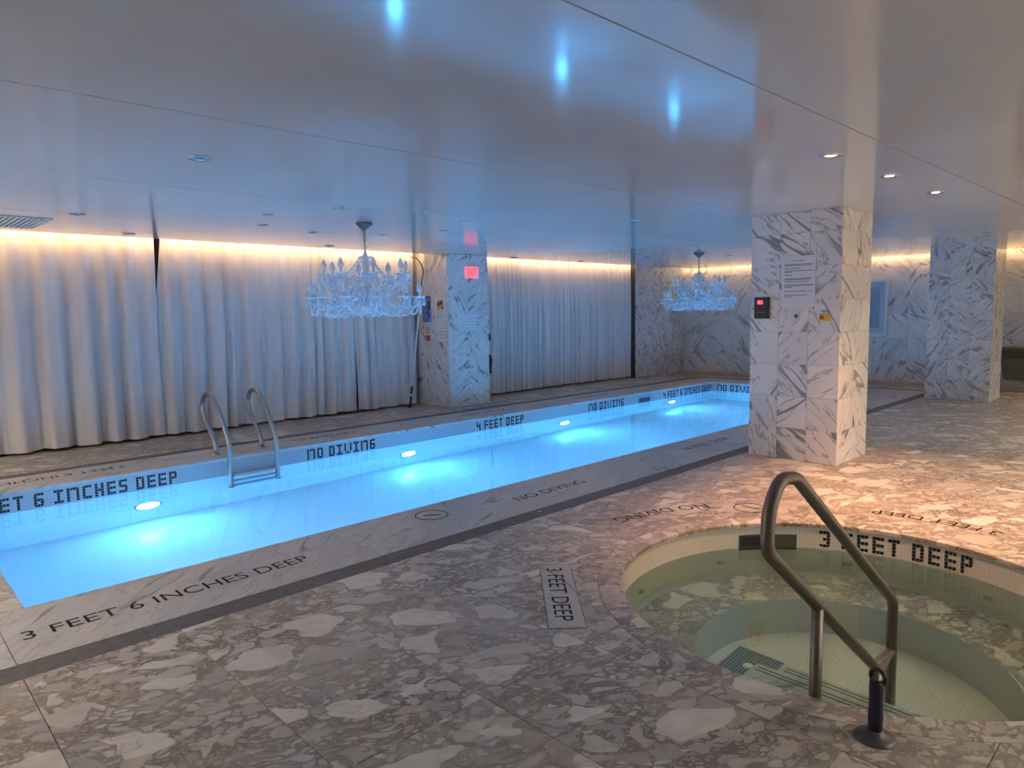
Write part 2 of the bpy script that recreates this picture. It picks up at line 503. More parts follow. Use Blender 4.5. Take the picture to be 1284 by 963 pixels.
ZB = -0.03
bm = bmesh.new()
q = 1.6
rect_faces(bm, RX0, RX1, RY0, SCY - q, ZB)
rect_faces(bm, RX0, RX1, SCY + q, PY0, ZB)
rect_faces(bm, RX0, SCX - q, SCY - q, SCY + q, ZB)
rect_faces(bm, SCX + q, RX1, SCY - q, SCY + q, ZB)
rect_faces(bm, RX0, PX0, PY0, PY1, ZB)
rect_faces(bm, PX1, RX1, PY0, PY1, ZB)
rect_faces(bm, RX0, RX1, PY1, RY1, ZB)
NS = 64
inner, outer = [], []
for k in range(NS):
    a = 2 * PI * k / NS
    c, s = math.cos(a), math.sin(a)
    inner.append(bm.verts.new((SCX + (SR + 0.01) * c, SCY + (SR + 0.01) * s, ZB)))
    t = q / max(abs(c), abs(s))
    outer.append(bm.verts.new((SCX + t * c, SCY + t * s, ZB)))
for k in range(NS):
    k2 = (k + 1) % NS
    bm.faces.new((inner[k], outer[k], outer[k2], inner[k2]))
for f in bm.faces:
    f.normal_update()
    if f.normal.z < 0: f.normal_flip()
me = bpy.data.meshes.new('floor'); bm.to_mesh(me); bm.free()
floor = mesh_obj('floor', me, M['joint'])
tag(floor, 'brown and cream breccia marble deck around the pool and spa', kind='structure')

slab_cache = {}
def slab(cx, cy, w, d, mat, name='slab', gap=0.003):
    key = (round(w, 3), round(d, 3), mat.name)
    if key not in slab_cache:
        me = chamfer_box_mesh(w - gap, d - gap, 0.03); me.materials.append(mat); slab_cache[key] = me
    return mesh_obj(name, slab_cache[key], None, floor, (cx, cy, 0))

def cuts(a, b, step, origin):
    out = [a]
    k = math.ceil((a - origin) / step + 1e-6)
    while origin + k * step < b - 0.02:
        c = origin + k * step
        if c - a > 0.02: out.append(c)
        k += 1
    out.append(b)
    return out

cutter_bm = bmesh.new()
bmesh.ops.create_cone(cutter_bm, cap_ends=True, segments=96, radius1=1.3635, radius2=1.3635, depth=0.3)
cutter = bpy.data.objects.new('cutter', bm_mesh(cutter_bm, 'cutter')); COL.objects.link(cutter)
cutter.location = (SCX, SCY, 0)

def rect_circle(x0, x1, y0, y1, r):
    dx = max(x0 - SCX, 0, SCX - x1); dy = max(y0 - SCY, 0, SCY - y1)
    near = math.hypot(dx, dy) < r
    far = all(math.hypot(x - SCX, y - SCY) < r for x in (x0, x1) for y in (y0, y1))
    return near, far

def fill(x0, x1, y0, y1, dx, ox, dy, oy, mat):
    X, Y = cuts(x0, x1, dx, ox), cuts(y0, y1, dy, oy)
    for xa, xb in zip(X[:-1], X[1:]):
        for ya, yb in zip(Y[:-1], Y[1:]):
            near, far = rect_circle(xa, xb, ya, yb, 1.3635)
            if far: continue
            o = slab((xa + xb) / 2, (ya + yb) / 2, xb - xa, yb - ya, mat)
            if near:
                o.data = o.data.copy()
                md = o.modifiers.new('cut', 'BOOLEAN'); md.operation = 'DIFFERENCE'; md.object = cutter; md.solver = 'EXACT'
                bpy.context.view_layer.update()
                dg = bpy.context.evaluated_depsgraph_get()
                nm = bpy.data.meshes.new_from_object(o.evaluated_get(dg))
                o.modifiers.clear(); o.data = nm

D0, D1 = 3.5566, 3.7206          # near trench drain
E0, E1 = 8.27, 8.43              # far trench drain
G0, G1 = 13.95, 14.11            # end trench drain
fill(RX0, RX1, RY0, D0, 0.65, 1.11, 1.532, 2.018, M['deck'])
fill(RX0, G0, D1, PY0, 1.95, 0.463, 5, 20, M['band'])
fill(RX0, PX0, PY0, PY1, 1.6, PX0, 0.8, PY0, M['deck'])
fill(RX0, G0, PY1, E0, 1.95, 0.463, 5, 20, M['band'])
fill(PX1, G0, PY0, PY1, 5, 30, 1.05, PY0, M['band'])
fill(RX0, G1, E1, RY1, 0.65, 1.11, 1.0, E1, M['deck'])
fill(G1, RX1, D0, RY1, 1.2, G1, 1.0, D0, M['deck'])
bpy.data.objects.remove(cutter)

def drain_run(x0, x1, y0, y1, along_x, piece=1.2):
    a, b = (x0, x1) if along_x else (y0, y1)
    n = max(1, round((b - a) / piece))
    for i in range(n):
        s0, s1 = a + (b - a) * i / n, a + (b - a) * (i + 1) / n
        if along_x: w, d, cx, cy = s1 - s0, y1 - y0, (s0 + s1) / 2, (y0 + y1) / 2
        else: w, d, cx, cy = x1 - x0, s1 - s0, (x0 + x1) / 2, (s0 + s1) / 2
        o = slab(cx, cy, w, d, M['drain'], 'drain_cover', gap=0.002)
        o.location.z = -0.002
drain_run(RX0, G1, D0, D1, True)
drain_run(RX0, G1, E0, E1, True)
drain_run(G0, G1, D1, E0, False)
fl = mesh_obj('drain_latch', box_mesh(-0.018, 0.018, -0.012, 0.012, -0.004, 0.003, bevel=0.002), M['chrome'], floor, (3.807, 3.66, 0))

# spa coping ring, twelve curved stones
def arc_stone(a0, a1, r0, r1, t=0.03, n=8, c=0.008):
    bm = bmesh.new(); rows = []
    prof = [(r1, -t), (r1, 0), (r0 + c, 0), (r0 + c * 0.3, -c * 0.3), (r0, -c), (r0, -t)]
    for i in range(n + 1):
        a = a0 + (a1 - a0) * i / n
        rows.append([bm.verts.new((r * math.cos(a), r * math.sin(a), z)) for r, z in prof])
    for i in range(n):
        for k in range(len(prof)):
            k2 = (k + 1) % len(prof)
            bm.faces.new((rows[i][k], rows[i][k2], rows[i + 1][k2], rows[i + 1][k]))
    bm.faces.new(rows[0]); bm.faces.new(rows[-1][::-1])
    return bm_mesh(bm, 'coping_stone')
NC = 12
cme = arc_stone(-PI / NC + 0.001, PI / NC - 0.001, SR, 1.361)
cme.materials.append(M['deck'])
for k in range(NC):
    mesh_obj('coping_stone', cme, None, floor, (SCX, SCY, 0), (0, 0, 2 * PI * (k + 0.33) / NC))

# deck lettering set into the stone
def deck_text(body, x, y, length, height, rot, z=0.0012):
    o = mesh_obj('inlaid_lettering', fit_text(body, length, height), M['inlay'], floor, (x, y, z), (0, 0, rot))
    return tag(o, 'dark inlaid letters reading ' + body, kind='stuff')

deck_text('3 FEET 6 INCHES DEEP', 0.53, 3.985, 1.52, 0.115, 0)
deck_text('NO DIVING', 3.92, 3.99, 0.86, 0.105, 0)
deck_text('4 FEET DEEP', 6.66, 4.08, 0.90, 0.105, 0)
deck_text('3 FEET 6 INCHES DEEP', 2.06, 8.06, 1.52, 0.115, PI)
deck_text('NO DIVING', 4.80, 8.06, 0.83, 0.115, PI)
deck_text('4 FEET DEEP', 7.55, 8.06, 0.92, 0.115, PI)
deck_text('NO DIVING', 10.1, 8.06, 0.83, 0.115, PI)

def arc_text(body, ang_mid, r_base, length, height, z=0.0012):
    """letters read from the deck side: tops towards the spa"""
    me = fit_text(body, length, height)
    for v in me.vertices:
        r = r_base - v.co.y
        a = ang_mid + (v.co.x - length / 2) / r_base
        v.co = Vector((SCX + r * math.cos(a), SCY + r * math.sin(a), z))
    return me
for body, am, ln, r in (('NO DIVING', math.radians(70.5), 0.88, 1.755), ('3 FEET DEEP', math.radians(1.0), 0.84, 1.755)):
    me = arc_text(body, am, r, ln, 0.11)
    # orient: running anticlockwise with tops inwards reads from outside the circle
    o = mesh_obj('inlaid_lettering', me, M['inlay'], floor)
    tag(o, 'dark inlaid letters reading ' + body + ' curving round the spa', kind='stuff')

# separate stone plate with the spa depth
pl_c = Vector((2.7495, 2.4915, 0)); run = Vector((-0.6187, -0.6605, 0)).normalized()
pl_rot = math.atan2(run.y, run.x)
plate = mesh_obj('depth_plate', chamfer_box_mesh(0.86, 0.185, 0.02, 0.001), M['band'], floor, (pl_c.x, pl_c.y, 0.0016), (0, 0, pl_rot))
fr = bmesh.new()
for a in ((-0.4325, 0.4325, -0.095, -0.0925), (-0.4325, 0.4325, 0.0925, 0.095), (-0.4325, -0.43, -0.0925, 0.0925), (0.43, 0.4325, -0.0925, 0.0925)):
    box(fr, *a, -0.01, 0.0005)
jo = mesh_obj('plate_joint', bm_mesh(fr), M['joint'], plate); tag(jo, kind='stuff')
tme = fit_text('3 FEET DEEP', 0.72, 0.095)
for v in tme.vertices: v.co.x -= 0.37; v.co.y -= 0.055; v.co.z = 0.0008
tag(mesh_obj('inlaid_lettering', tme, M['inlay'], plate), 'dark inlaid letters reading 3 FEET DEEP', kind='stuff')

# no-diving roundels in the deck
def roundel(x, y, r, rot=0):
    bm = bmesh.new()
    tube(bm, [(r * math.cos(2 * PI * k / 40), r * math.sin(2 * PI * k / 40), 0) for k in range(40)], 0.005, 6, closed=True)
    o = mesh_obj('no_diving_roundel', bm_mesh(bm), M['inlay'], floor, (x, y, -0.002), (0, 0, rot))
    b2 = bmesh.new()
    tube(b2, smooth_path([(-0.055, 0.03, 0), (-0.02, 0.012, 0), (0.02, -0.015, 0), (0.05, -0.05, 0)], 5), [0.006] * 16, 6)
    mesh_obj('diver_figure', bm_mesh(b2), M['inlay'], o, (0, 0, 0))
    b3 = bmesh.new(); tube(b3, [(-r * 0.7, -r * 0.7, 0), (r * 0.7, r * 0.7, 0)], 0.003, 6)
    mesh_obj('slash', bm_mesh(b3), M['band'], o)
    return o
roundel(3.175, 4.205, 0.125)
roundel(4.99, 2.52, 0.125, 2.3)

# ------------------------------------------------------------------ pool
def quad_uv(name, pts, uvs, mat, parent):
    me = bpy.data.meshes.new(name)
    me.from_pydata(pts, [], [(0, 1, 2, 3)]); me.update()
    uv = me.uv_layers.new(name='UVMap')
    for i, c in enumerate(uvs): uv.data[i].uv = c
    return mesh_obj(name, me, mat, parent)

pool = tag(empty('swimming_pool', ((PX0 + PX1) / 2, (PY0 + PY1) / 2, 0)), 'long rectangular blue-lit swimming pool lined with white mosaic', 'swimming pool')
POFF = Vector((-(PX0 + PX1) / 2, -(PY0 + PY1) / 2, 0))
zf0, zf1 = -1.36, -1.42
def pp(*p): return tuple(Vector(p) + POFF)
def pool_wall(xa, ya, xb, yb, za, zb):
    L = math.hypot(xb - xa, yb - ya)
    ZM = WATER - 0.03
    quad_uv('basin_wall', [pp(xa, ya, za), pp(xb, yb, zb), pp(xb, yb, ZM), pp(xa, ya, ZM)], [(0, za), (L, zb), (L, ZM), (0, ZM)], M['mosaic'], pool)
    quad_uv('dimmed_waterline_band', [pp(xa, ya, ZM), pp(xb, yb, ZM), pp(xb, yb, ZB), pp(xa, ya, ZB)], [(0, ZM), (L, ZM), (L, ZB), (0, ZB)], M['dimmed_waterline'], pool)  # darker copy of the wall mosaic, dimming the lit strip by colour
pool_wall(PX0, PY1, PX1, PY1, zf0, zf1)
pool_wall(PX1, PY1, PX1, PY0, zf1, zf1)
pool_wall(PX1, PY0, PX0, PY0, zf1, zf0)
pool_wall(PX0, PY0, PX0, PY1, zf0, zf0)
quad_uv('basin_floor', [pp(PX0, PY0, zf0), pp(PX1, PY0, zf1), pp(PX1, PY1, zf1), pp(PX0, PY1, zf0)],
        [(PX0, PY0), (PX1, PY0), (PX1, PY1), (PX0, PY1)], M['mosaic'], pool)

GLY = {
 '3': ['111', '001', '011', '001', '111'], '4': ['100', '101', '111', '001', '001'], '6': ['111', '100', '111', '101', '111'],
 'F': ['111', '100', '111', '100', '100'], 'E': ['111', '100', '111', '100', '111'], 'T': ['111', '010', '010', '010', '010'],
 'I': ['111', '010', '010', '010', '111'], 'N': ['1011', '1101', '1001', '1001', '1001'], 'C': ['111', '100', '100', '100', '111'],
 'H': ['101', '101', '111', '101', '101'], 'S': ['111', '100', '111', '001', '111'], 'D': ['110', '101', '101', '101', '110'],
 'P': ['111', '101', '111', '100', '100'], 'O': ['111', '101', '101', '101', '111'], 'V': ['1001', '1001', '1001', '1010', '0100'],
 'G': ['111', '100', '111', '101', '111'], ' ': ['0', '0', '0', '0', '0']}
# corners of a glyph that are cut to round it off: (row, col) -> which corner
CUT = {'3': {(0, 2): 'tr', (4, 0): 'bl', (4, 2): 'br'}, '6': {(0, 0): 'tl', (4, 0): 'bl', (4, 2): 'br', (2, 2): 'tr'}, 'C': {(0, 0): 'tl', (4, 0): 'bl'},
       'S': {(0, 0): 'tl', (2, 0): 'bl', (2, 2): 'tr', (4, 2): 'br'}, 'D': {}, 'P': {(0, 2): 'tr', (2, 2): 'br'},
       'O': {(0, 0): 'tl', (0, 2): 'tr', (4, 0): 'bl', (4, 2): 'br'}, 'G': {(0, 0): 'tl', (4, 0): 'bl', (4, 2): 'br'}, 'N': {(0, 3): 'tr', (1, 1): 'tl'}}
GLY['D'] = ['111', '101', '101', '101', '111']; CUT['D'] = {(0, 2): 'tr', (4, 2): 'br'}
GLY['N'] = ['1111', '1001', '1001', '1001', '1001']; CUT['N'] = {(0, 1): 'tl', (0, 3): 'tr'}; CUT['V'] = {(3, 0): 'bl', (3, 3): 'br'}
GLY['V'] = ['1001', '1001', '1001', '1001', '0110']; CUT['V'] = {(3, 0): 'bl', (3, 3): 'br', (4, 1): 'bl', (4, 2): 'br'}

def mosaic_cells(text):
    cells, x = [], 0
    for ch in text:
        gl = GLY[ch]
        for r, row in enumerate(gl):
            for c_, b_ in enumerate(row):
                if b_ == '1': cells.append((x + c_, r, CUT.get(ch, {}).get((r, c_))))
        x += len(gl[0]) + 1
    return cells, x - 1

def mosaic_text(text, mapper, pitch=0.0262, proud=0.0015):
    """mapper(u, v, d) -> point; u along the wall, v up, d out of the wall"""
    cells, w = mosaic_cells(text)
    bm = bmesh.new(); g_ = pitch * 0.055
    for cx, r, cut in cells:
        u0, u1 = cx * pitch + g_, (cx + 1) * pitch - g_
        v1, v0 = -r * pitch - g_, -(r + 1) * pitch + g_
        P = {'bl': (u0, v0), 'br': (u1, v0), 'tr': (u1, v1), 'tl': (u0, v1)}
        poly = []
        k = pitch * 0.55
        for key in ('bl', 'br', 'tr', 'tl'):
            if key == cut:
                x, y = P[key]
                sx = k if 'l' in key else -k; sy = k if 'b' in key else -k
                a, b_ = (x + sx, y), (x, y + sy)
                poly += [b_, a] if key in ('bl', 'tr') else [a, b_]
            else: poly.append(P[key])
        top = [bm.verts.new(mapper(u, v, proud)) for u, v in poly]
        bot = [bm.verts.new(mapper(u, v, -0.002)) for u, v in poly]
        bm.faces.new(top); bm.faces.new(bot[::-1])
        n = len(poly)
        for i in range(n): bm.faces.new((bot[i], bot[(i + 1) % n], top[(i + 1) % n], top[i]))
    return bm_mesh(bm, 'mosaic_lettering'), w * pitch

ZT = -0.05
def far_wall_text(text, x0=None, x1=None):
    _, w = mosaic_cells(text)
    pitch = 0.0262
    if x0 is None: x0 = x1 - w * pitch
    elif x1 is not None: pitch_u = (x1 - x0) / w
    pu = (x1 - x0) / w if x1 is not None else pitch
    me, _ = mosaic_text(text, lambda u, v, d: pp(x0 + u * pu / pitch, PY1 - d, ZT + v), pitch)
    tag(mesh_obj('mosaic_lettering', me, M['black_tile'], pool), 'black mosaic letters reading ' + text, kind='stuff')
far_wall_text('3 FEET 6 INCHES DEEP', None, 2.435)
far_wall_text('NO DIVING', 3.915, 4.865)
far_wall_text('4 FEET DEEP', 6.605, 7.574)
far_wall_text('NO DIVING', 9.157, 10.146)
far_wall_text('4 FEET 6 INCHES DEEP', 11.418, 13.202)
me, _ = mosaic_text('NO DIVING', lambda u, v, d: pp(PX1 - d, 7.50 - u * 1.04, ZT + v), 0.0262)
tag(mesh_obj('mosaic_lettering', me, M['black_tile'], pool), 'black mosaic letters reading NO DIVING on the end wall', kind='stuff')

# skimmer mouth in the far pool wall
sk = mesh_obj('skimmer_mouth', box_mesh(-0.2, 0.2, -0.004, 0.02, -0.07, 0.06), plain('skimmer_grey', (0.22, 0.27, 0.32), 0.5), pool, pp(10.79, PY1, -0.13))
mesh_obj('skimmer_flap', box_mesh(-0.17, 0.17, -0.008, -0.003, -0.05, 0.03, bevel=0.001), M['dark_metal'], sk)

# underwater lamps in the far wall
for i, (x, z, where) in enumerate(((2.14, -0.86, 'below the words INCHES DEEP at the shallow end'), (5.38, -0.83, 'just right of the NO DIVING letters past the ladder'),
                                    (8.53, -0.82, 'right of the 4 FEET DEEP letters'), (11.70, -0.80, 'farthest away, under the 4 FEET 6 INCHES letters'))):
    L = tag(empty('pool_light', (x, PY1, z)), 'round white underwater pool light ' + where, 'pool light', 'underwater lights in the far pool wall')
    if i == 0: lens = lathe_mesh([(0.0, 0.022), (0.06, 0.020), (0.100, 0.012), (0.108, 0.0)], 28, 'lens')
    if i == 0: ring = lathe_mesh([(0.108, 0.0), (0.110, 0.014), (0.126, 0.014), (0.135, 0.004), (0.135, -0.001)], 28, 'trim_ring')
    mesh_obj('lens', lens, M['pool_lamp'], L, rot=(PI / 2, 0, 0))
    mesh_obj('trim_ring', ring, M['steel'], L, rot=(PI / 2, 0, 0))

for x in (1.9, 5.1, 8.3, 11.5):  # added lamps, unseen below the deck edge, so the pool glows evenly
    L = tag(empty('pool_light', (x, PY0, -0.83)), 'added unseen underwater light in the near pool wall, evening the pool glow', 'pool light', 'added underwater lights in the near pool wall')
    mesh_obj('lens', lens, M['pool_lamp'], L, rot=(-PI / 2, 0, 0))
    mesh_obj('trim_ring', ring, M['steel'], L, rot=(-PI / 2, 0, 0))

wme = bpy.data.meshes.new('water')
wme.from_pydata([pp(PX0, PY0, WATER), pp(PX1, PY0, WATER), pp(PX1, PY1, WATER), pp(PX0, PY1, WATER)], [], [(0, 1, 2, 3)])
pw = mesh_obj('pool_water', wme, M['water'], None, tuple(-POFF))
tag(pw, 'still glowing blue water filling the long pool', 'water', kind='stuff')

# ------------------------------------------------------------------ spa
spa = tag(empty('spa_pool', (SCX, SCY, 0)), 'round sunken spa pool with cream mosaic wall and marble bench', 'spa')
BZ, WR, FZ = -0.74, 0.82, -1.25
def cyl_uv(name, r, z0, z1, mat, inward=True, n=96):
    bm = bmesh.new(); uvl = bm.loops.layers.uv.new('UVMap')
    lo = [bm.verts.new((r * math.cos(2 * PI * k / n), r * math.sin(2 * PI * k / n), z0)) for k in range(n)]
    hi = [bm.verts.new((v.co.x, v.co.y, z1)) for v in lo]
    for k in range(n):
        k2 = (k + 1) % n
        f = bm.faces.new((lo[k2], lo[k], hi[k], hi[k2]))
        u0, u1 = 2 * PI * r * k / n, 2 * PI * r * (k + 1) / n
        for lp, c_ in zip(f.loops, ((u1, z0), (u0, z0), (u0, z1), (u1, z1))): lp[uvl].uv = c_
        f.smooth = True
    me = bpy.data.meshes.new(name); bm.to_mesh(me); bm.free()
    return mesh_obj(name, me, mat, spa)
cyl_uv('spa_wall', SR + 0.01, BZ, ZB, M['spa_mosaic'])
cyl_uv('well_wall', WR, FZ, BZ, M['spa_mosaic'])
bm = bmesh.new()
n = 96
ri = [bm.verts.new((WR * math.cos(2 * PI * k / n), WR * math.sin(2 * PI * k / n), BZ)) for k in range(n)]
ro = [bm.verts.new(((SR + .012) * math.cos(2 * PI * k / n), (SR + .012) * math.sin(2 * PI * k / n), BZ)) for k in range(n)]
for k in range(n): bm.faces.new((ri[k], ro[k], ro[(k + 1) % n], ri[(k + 1) % n]))
bench_me = bpy.data.meshes.new('bench'); bm.to_mesh(bench_me); bm.free()
mesh_obj('bench', bench_me, M['deck'], spa)
bm = bmesh.new(); uvl = bm.loops.layers.uv.new('UVMap')
f = bm.faces.new([bm.verts.new((WR * math.cos(2 * PI * k / n), WR * math.sin(2 * PI * k / n), FZ)) for k in range(n)])
for lp in f.loops: lp[uvl].uv = (lp.vert.co.x, lp.vert.co.y)
fme = bpy.data.meshes.new('well_floor'); bm.to_mesh(fme); bm.free()
mesh_obj('well_floor', fme, M['spa_mosaic'], spa)
# steps under the handrail
for k, (xa, xb, zt, zb_) in enumerate(((2.72, 3.33, -0.45, BZ), (3.33, 3.67, BZ - 0.02, FZ))):
    st = mesh_obj('step', box_mesh(xa - SCX, xb - SCX, 0.78 - SCY, 1.63 - SCY, zb_ + 0.001, zt, bevel=0.004), M['band'], spa)
    for yy in (0.0,):
        for dx in (0.03, 0.06):
            mesh_obj('nosing_strip', box_mesh(xb - dx - 0.008 - SCX, xb - dx - SCX, 0.80 - SCY, 1.61 - SCY, zt - 0.002, zt + 0.002), M['dark_metal'], st)
# floor drain grate
gr = mesh_obj('drain_grate', box_mesh(-0.15, 0.15, -0.15, 0.15, 0, 0.012, bevel=0.003), plain('grate_grey', (0.20, 0.25, 0.27), 0.5), spa, (3.93 - SCX, 1.97 - SCY, FZ))
for k in range(14):
    mesh_obj('grate_bar', box_mesh(-0.14, 0.14, -0.003, 0.003, 0.010, 0.016), M['dark_metal'], gr, (0, -0.13 + 0.02 * k, 0))
mesh_obj('grate_screw', lathe_mesh([(0, 0.022), (0.012, 0.021), (0.014, 0.019), (0.03, 0.018), (0.034, 0.012)], 16), M['paper'], gr, (-0.03, 0.0, 0))
# jets
for ang in (20, 62, -20, 100):
    a = math.radians(ang)
    mesh_obj('jet', lathe_mesh([(0, 0.012), (0.012, 0.012), (0.016, 0.02), (0.03, 0.016), (0.036, 0)], 16), M['steel'], spa,
             ((SR + 0.01) * math.cos(a), (SR + 0.01) * math.sin(a), -0.45), (0, -PI / 2, a) if False else (PI / 2, 0, a - PI / 2))
# lettering on the curved wall
R_ = SR + 0.01
a_start, a_end = math.radians(28.8), math.radians(-15.3)
_, wcell = mosaic_cells('3 FEET DEEP')
pu = (a_start - a_end) / wcell
def spa_map(u, v, d):
    a = a_start - (u / 0.0262) * pu
    return ((R_ - d) * math.cos(a), (R_ - d) * math.sin(a), -0.052 + v * 0.92)
me, _ = mosaic_text('3 FEET DEEP', spa_map)
tag(mesh_obj('mosaic_lettering', me, M['black_tile'], spa), 'black mosaic letters reading 3 FEET DEEP', kind='stuff')
# skimmer opening in the curved wall
def arc_box(a0, a1, r0, r1, z0, z1, n=10):
    bm = bmesh.new(); rows = []
    for i in range(n + 1):
        a = a0 + (a1 - a0) * i / n
        rows.append([bm.verts.new((r * math.cos(a), r * math.sin(a), z)) for r, z in ((r0, z0), (r1, z0), (r1, z1), (r0, z1))])
    for i in range(n):
        for k in range(4):
            bm.faces.new((rows[i][k], rows[i][(k + 1) % 4], rows[i + 1][(k + 1) % 4], rows[i + 1][k]))
    bm.faces.new(rows[0]); bm.faces.new(rows[-1][::-1])
    return bm_mesh(bm, 'arc')
so = mesh_obj('skimmer_mouth', arc_box(math.radians(35.8), math.radians(55.2), R_ - 0.004, R_ + 0.02, -0.235, -0.09), plain('skimmer_dark', (0.06, 0.065, 0.055), 0.5), spa)
mesh_obj('skimmer_flap', arc_box(math.radians(44), math.radians(54.4), R_ - 0.009, R_ - 0.003, -0.17, -0.10), M['black'], so)
# water
bm = bmesh.new()
bm.faces.new([bm.verts.new((R_ * math.cos(2 * PI * k / n), R_ * math.sin(2 * PI * k / n), WATER)) for k in range(n)])
swm = bpy.data.meshes.new('spa_water'); bm.to_mesh(swm); bm.free()
sw = mesh_obj('spa_water', swm, M['spa_water'], None, (SCX, SCY, 0))
tag(sw, 'clear still greenish water in the round spa', 'water', kind='stuff')

# ------------------------------------------------------------------ walls, slot, ceiling
TOPZ = 2.78
wall_back = mesh_obj('wall_back', box_mesh(RX0, RX1, RY1, RY1 + 0.1, ZB, TOPZ), M['backwall']); tag(wall_back, 'dark wall behind the long curtains', kind='structure')
wall_left = mesh_obj('wall_left', box_mesh(RX0 - 0.1, RX0, RY0, RY1, ZB, TOPZ), M['white']); tag(wall_left, 'pale wall at the near end of the room', kind='structure')
wall_near = mesh_obj('wall_near', box_mesh(RX0, RX1, RY0 - 0.1, RY0, ZB, TOPZ), M['white']); tag(wall_near, 'pale wall behind the viewer', kind='structure')
wall_right = mesh_obj('wall_right', box_mesh(RX1 + 0.012, RX1 + 0.1, RY0, RY1, ZB, TOPZ), M['core']); tag(wall_right, 'veined white marble end wall past the pool', kind='structure')

def tile_mesh(w, h, mat, t=0.012, gap=0.002, c=0.0012):
    """tile in the local XZ plane, front towards -Y at y=-t"""
    bm = bmesh.new()
    w2, h2 = (w - gap) / 2, (h - gap) / 2
    def ring(a, b, y): return [bm.verts.new((x, y, z)) for x, z in ((-a, -b), (a, -b), (a, b), (-a, b))]
    r0, r1, r2 = ring(w2, h2, 0), ring(w2, h2, -t + c), ring(w2 - c, h2 - c, -t)
    bm.faces.new(r0[::-1]); bm.faces.new(r2)
    for r, s in ((r0, r1), (r1, r2)):
        for i in range(4): bm.faces.new((r[i], r[(i + 1) % 4], s[(i + 1) % 4], s[i]))
    me = bm_mesh(bm, 'marble_tile'); me.materials.append(mat)
    return me

tcache = {}
def tile_face(parent, origin, length, normal, nu, heights, mat, poff=(0, 0, 0), name='marble_tile'):
    """origin: lower corner at the start of the run; the run goes +X for -Y faces, -Y for -X faces, +Y for +X faces, -X for +Y faces"""
    rot = {'-y': 0, '-x': -PI / 2, '+x': PI / 2, '+y': PI}[normal]
    d = Vector((math.cos(rot), math.sin(rot), 0))
    w = length / nu
    z = origin[2]
    for h in heights:
        key = (round(w, 4), round(h, 4), mat.name)
        if key not in tcache: tcache[key] = tile_mesh(w, h, mat)
        for i in range(nu):
            p = Vector((origin[0], origin[1], z + h / 2)) + d * w * (i + 0.5) - Vector(poff)
            mesh_obj(name, tcache[key], None, parent, p, (0, 0, rot))
        z += h

def rows(total, h):
    out = []; z = 0
    while z + h < total - 0.05: out.append(h); z += h
    out.append(total - z)
    return out

def column(name, x0, x1, y0, y1, faces, mat, label, top=H, rh=0.325, nw=3, nn=2):
    t = 0.012
    c = ((x0 + x1) / 2, (y0 + y1) / 2, 0)
    e = tag(empty(name, c), label, 'column', 'square marble columns')
    mesh_obj('core', box_mesh(x0 + t - c[0], x1 - t - c[0], y0 + t - c[1], y1 - t - c[1], 0, top), M['core'], e)
    hs = rows(top, rh)
    W_, D_ = x1 - x0, y1 - y0
    if '-x' in faces: tile_face(e, (x0 + t, y1, 0), D_, '-x', nw, hs, mat, c)
    if '+x' in faces: tile_face(e, (x1 - t, y0, 0), D_, '+x', nw, hs, mat, c)
    if '-y' in faces: tile_face(e, (x0 + t, y0 + t, 0), W_ - 2 * t, '-y', nn, hs, mat, c)
    if '+y' in faces: tile_face(e, (x1 - t, y1 - t, 0), W_ - 2 * t, '+y', nn, hs, mat, c)
    return e
C1 = (6.8806, 7.66, 2.6045, 3.5132)
column('marble_column', *C1, ('-x', '+x', '-y', '+y'), M['column'], 'white marble column with bold grey veins and a long notice, nearest the spa')
column('marble_column', 12.98, 13.70, 2.6045, 3.5132, ('-x', '-y', '+y'), M['column_busy'], 'busily veined blue-grey marble column at the far right of the deck')
column('marble_column', 7.1007, 7.9721, 8.8122, 10.0, ('-x', '-y', '+x'), M['column_fine'], 'marble column between the curtains carrying the red EXIT sign', top=TOPZ - 0.01, rh=0.62, nw=2, nn=2)

# marble pier in the far corner and end wall tiles
pier = mesh_obj('wall_pier', box_mesh(13.0, RX1, 9.412, RY1, 0, TOPZ - 0.02), M['backwall']); tag(pier, 'grey veined marble pier in the far corner', kind='structure')  # core darkened in colour to stand in for the dark gap by the curtain
tile_face(pier, (13.0, 9.412, 0), RX1 - 13.0, '-y', 3, rows(TOPZ - 0.03, 0.55), M['column_busy'])
tile_face(wall_right, (RX1 + 0.012, 9.40, 0.0), 9.40 + 0.6, '-x', 16, rows(TOPZ - 0.01, 0.46), M['wall_tile'])
bb = mesh_obj('baseboard_right', box_mesh(RX1 - 0.09, RX1 + 0.0, -0.6, 9.38, 0.001, 0.055, bevel=0.004), M['tan_stone'] if 'tan_stone' in M else plain('tan_stone', (0.55, 0.46, 0.36), 0.4, noise=0.12, nscale=6))
tag(bb, 'low beige stone plinth along the end wall', kind='structure')

# ceiling: long lacquered panels with open joints
ceil = mesh_obj('ceiling', box_mesh(RX0, XEDGE, RY0, YEDGE, H + 0.012, H + 0.10), M['joint'])
tag(ceil, 'glossy grey-white lacquered ceiling reflecting the pool', kind='structure')
ys = [RY0, -0.474, 1.456, 3.386, 5.316, 7.246, YEDGE]
for ya, yb in zip(ys[:-1], ys[1:]):
    me = box_mesh(RX0, XEDGE, ya + 0.004, yb - 0.004, H, H + 0.02); me.materials.append(M['ceiling'])
    mesh_obj('ceiling_panel', me, None, ceil)
slot = mesh_obj('ceiling_slot', box_mesh(RX0, RX1 + 0.1, RY0, RY1 + 0.1, TOPZ, TOPZ + 0.05), M['white'])
tag(slot, 'white top of the lighting slot above curtains and end wall', kind='structure')

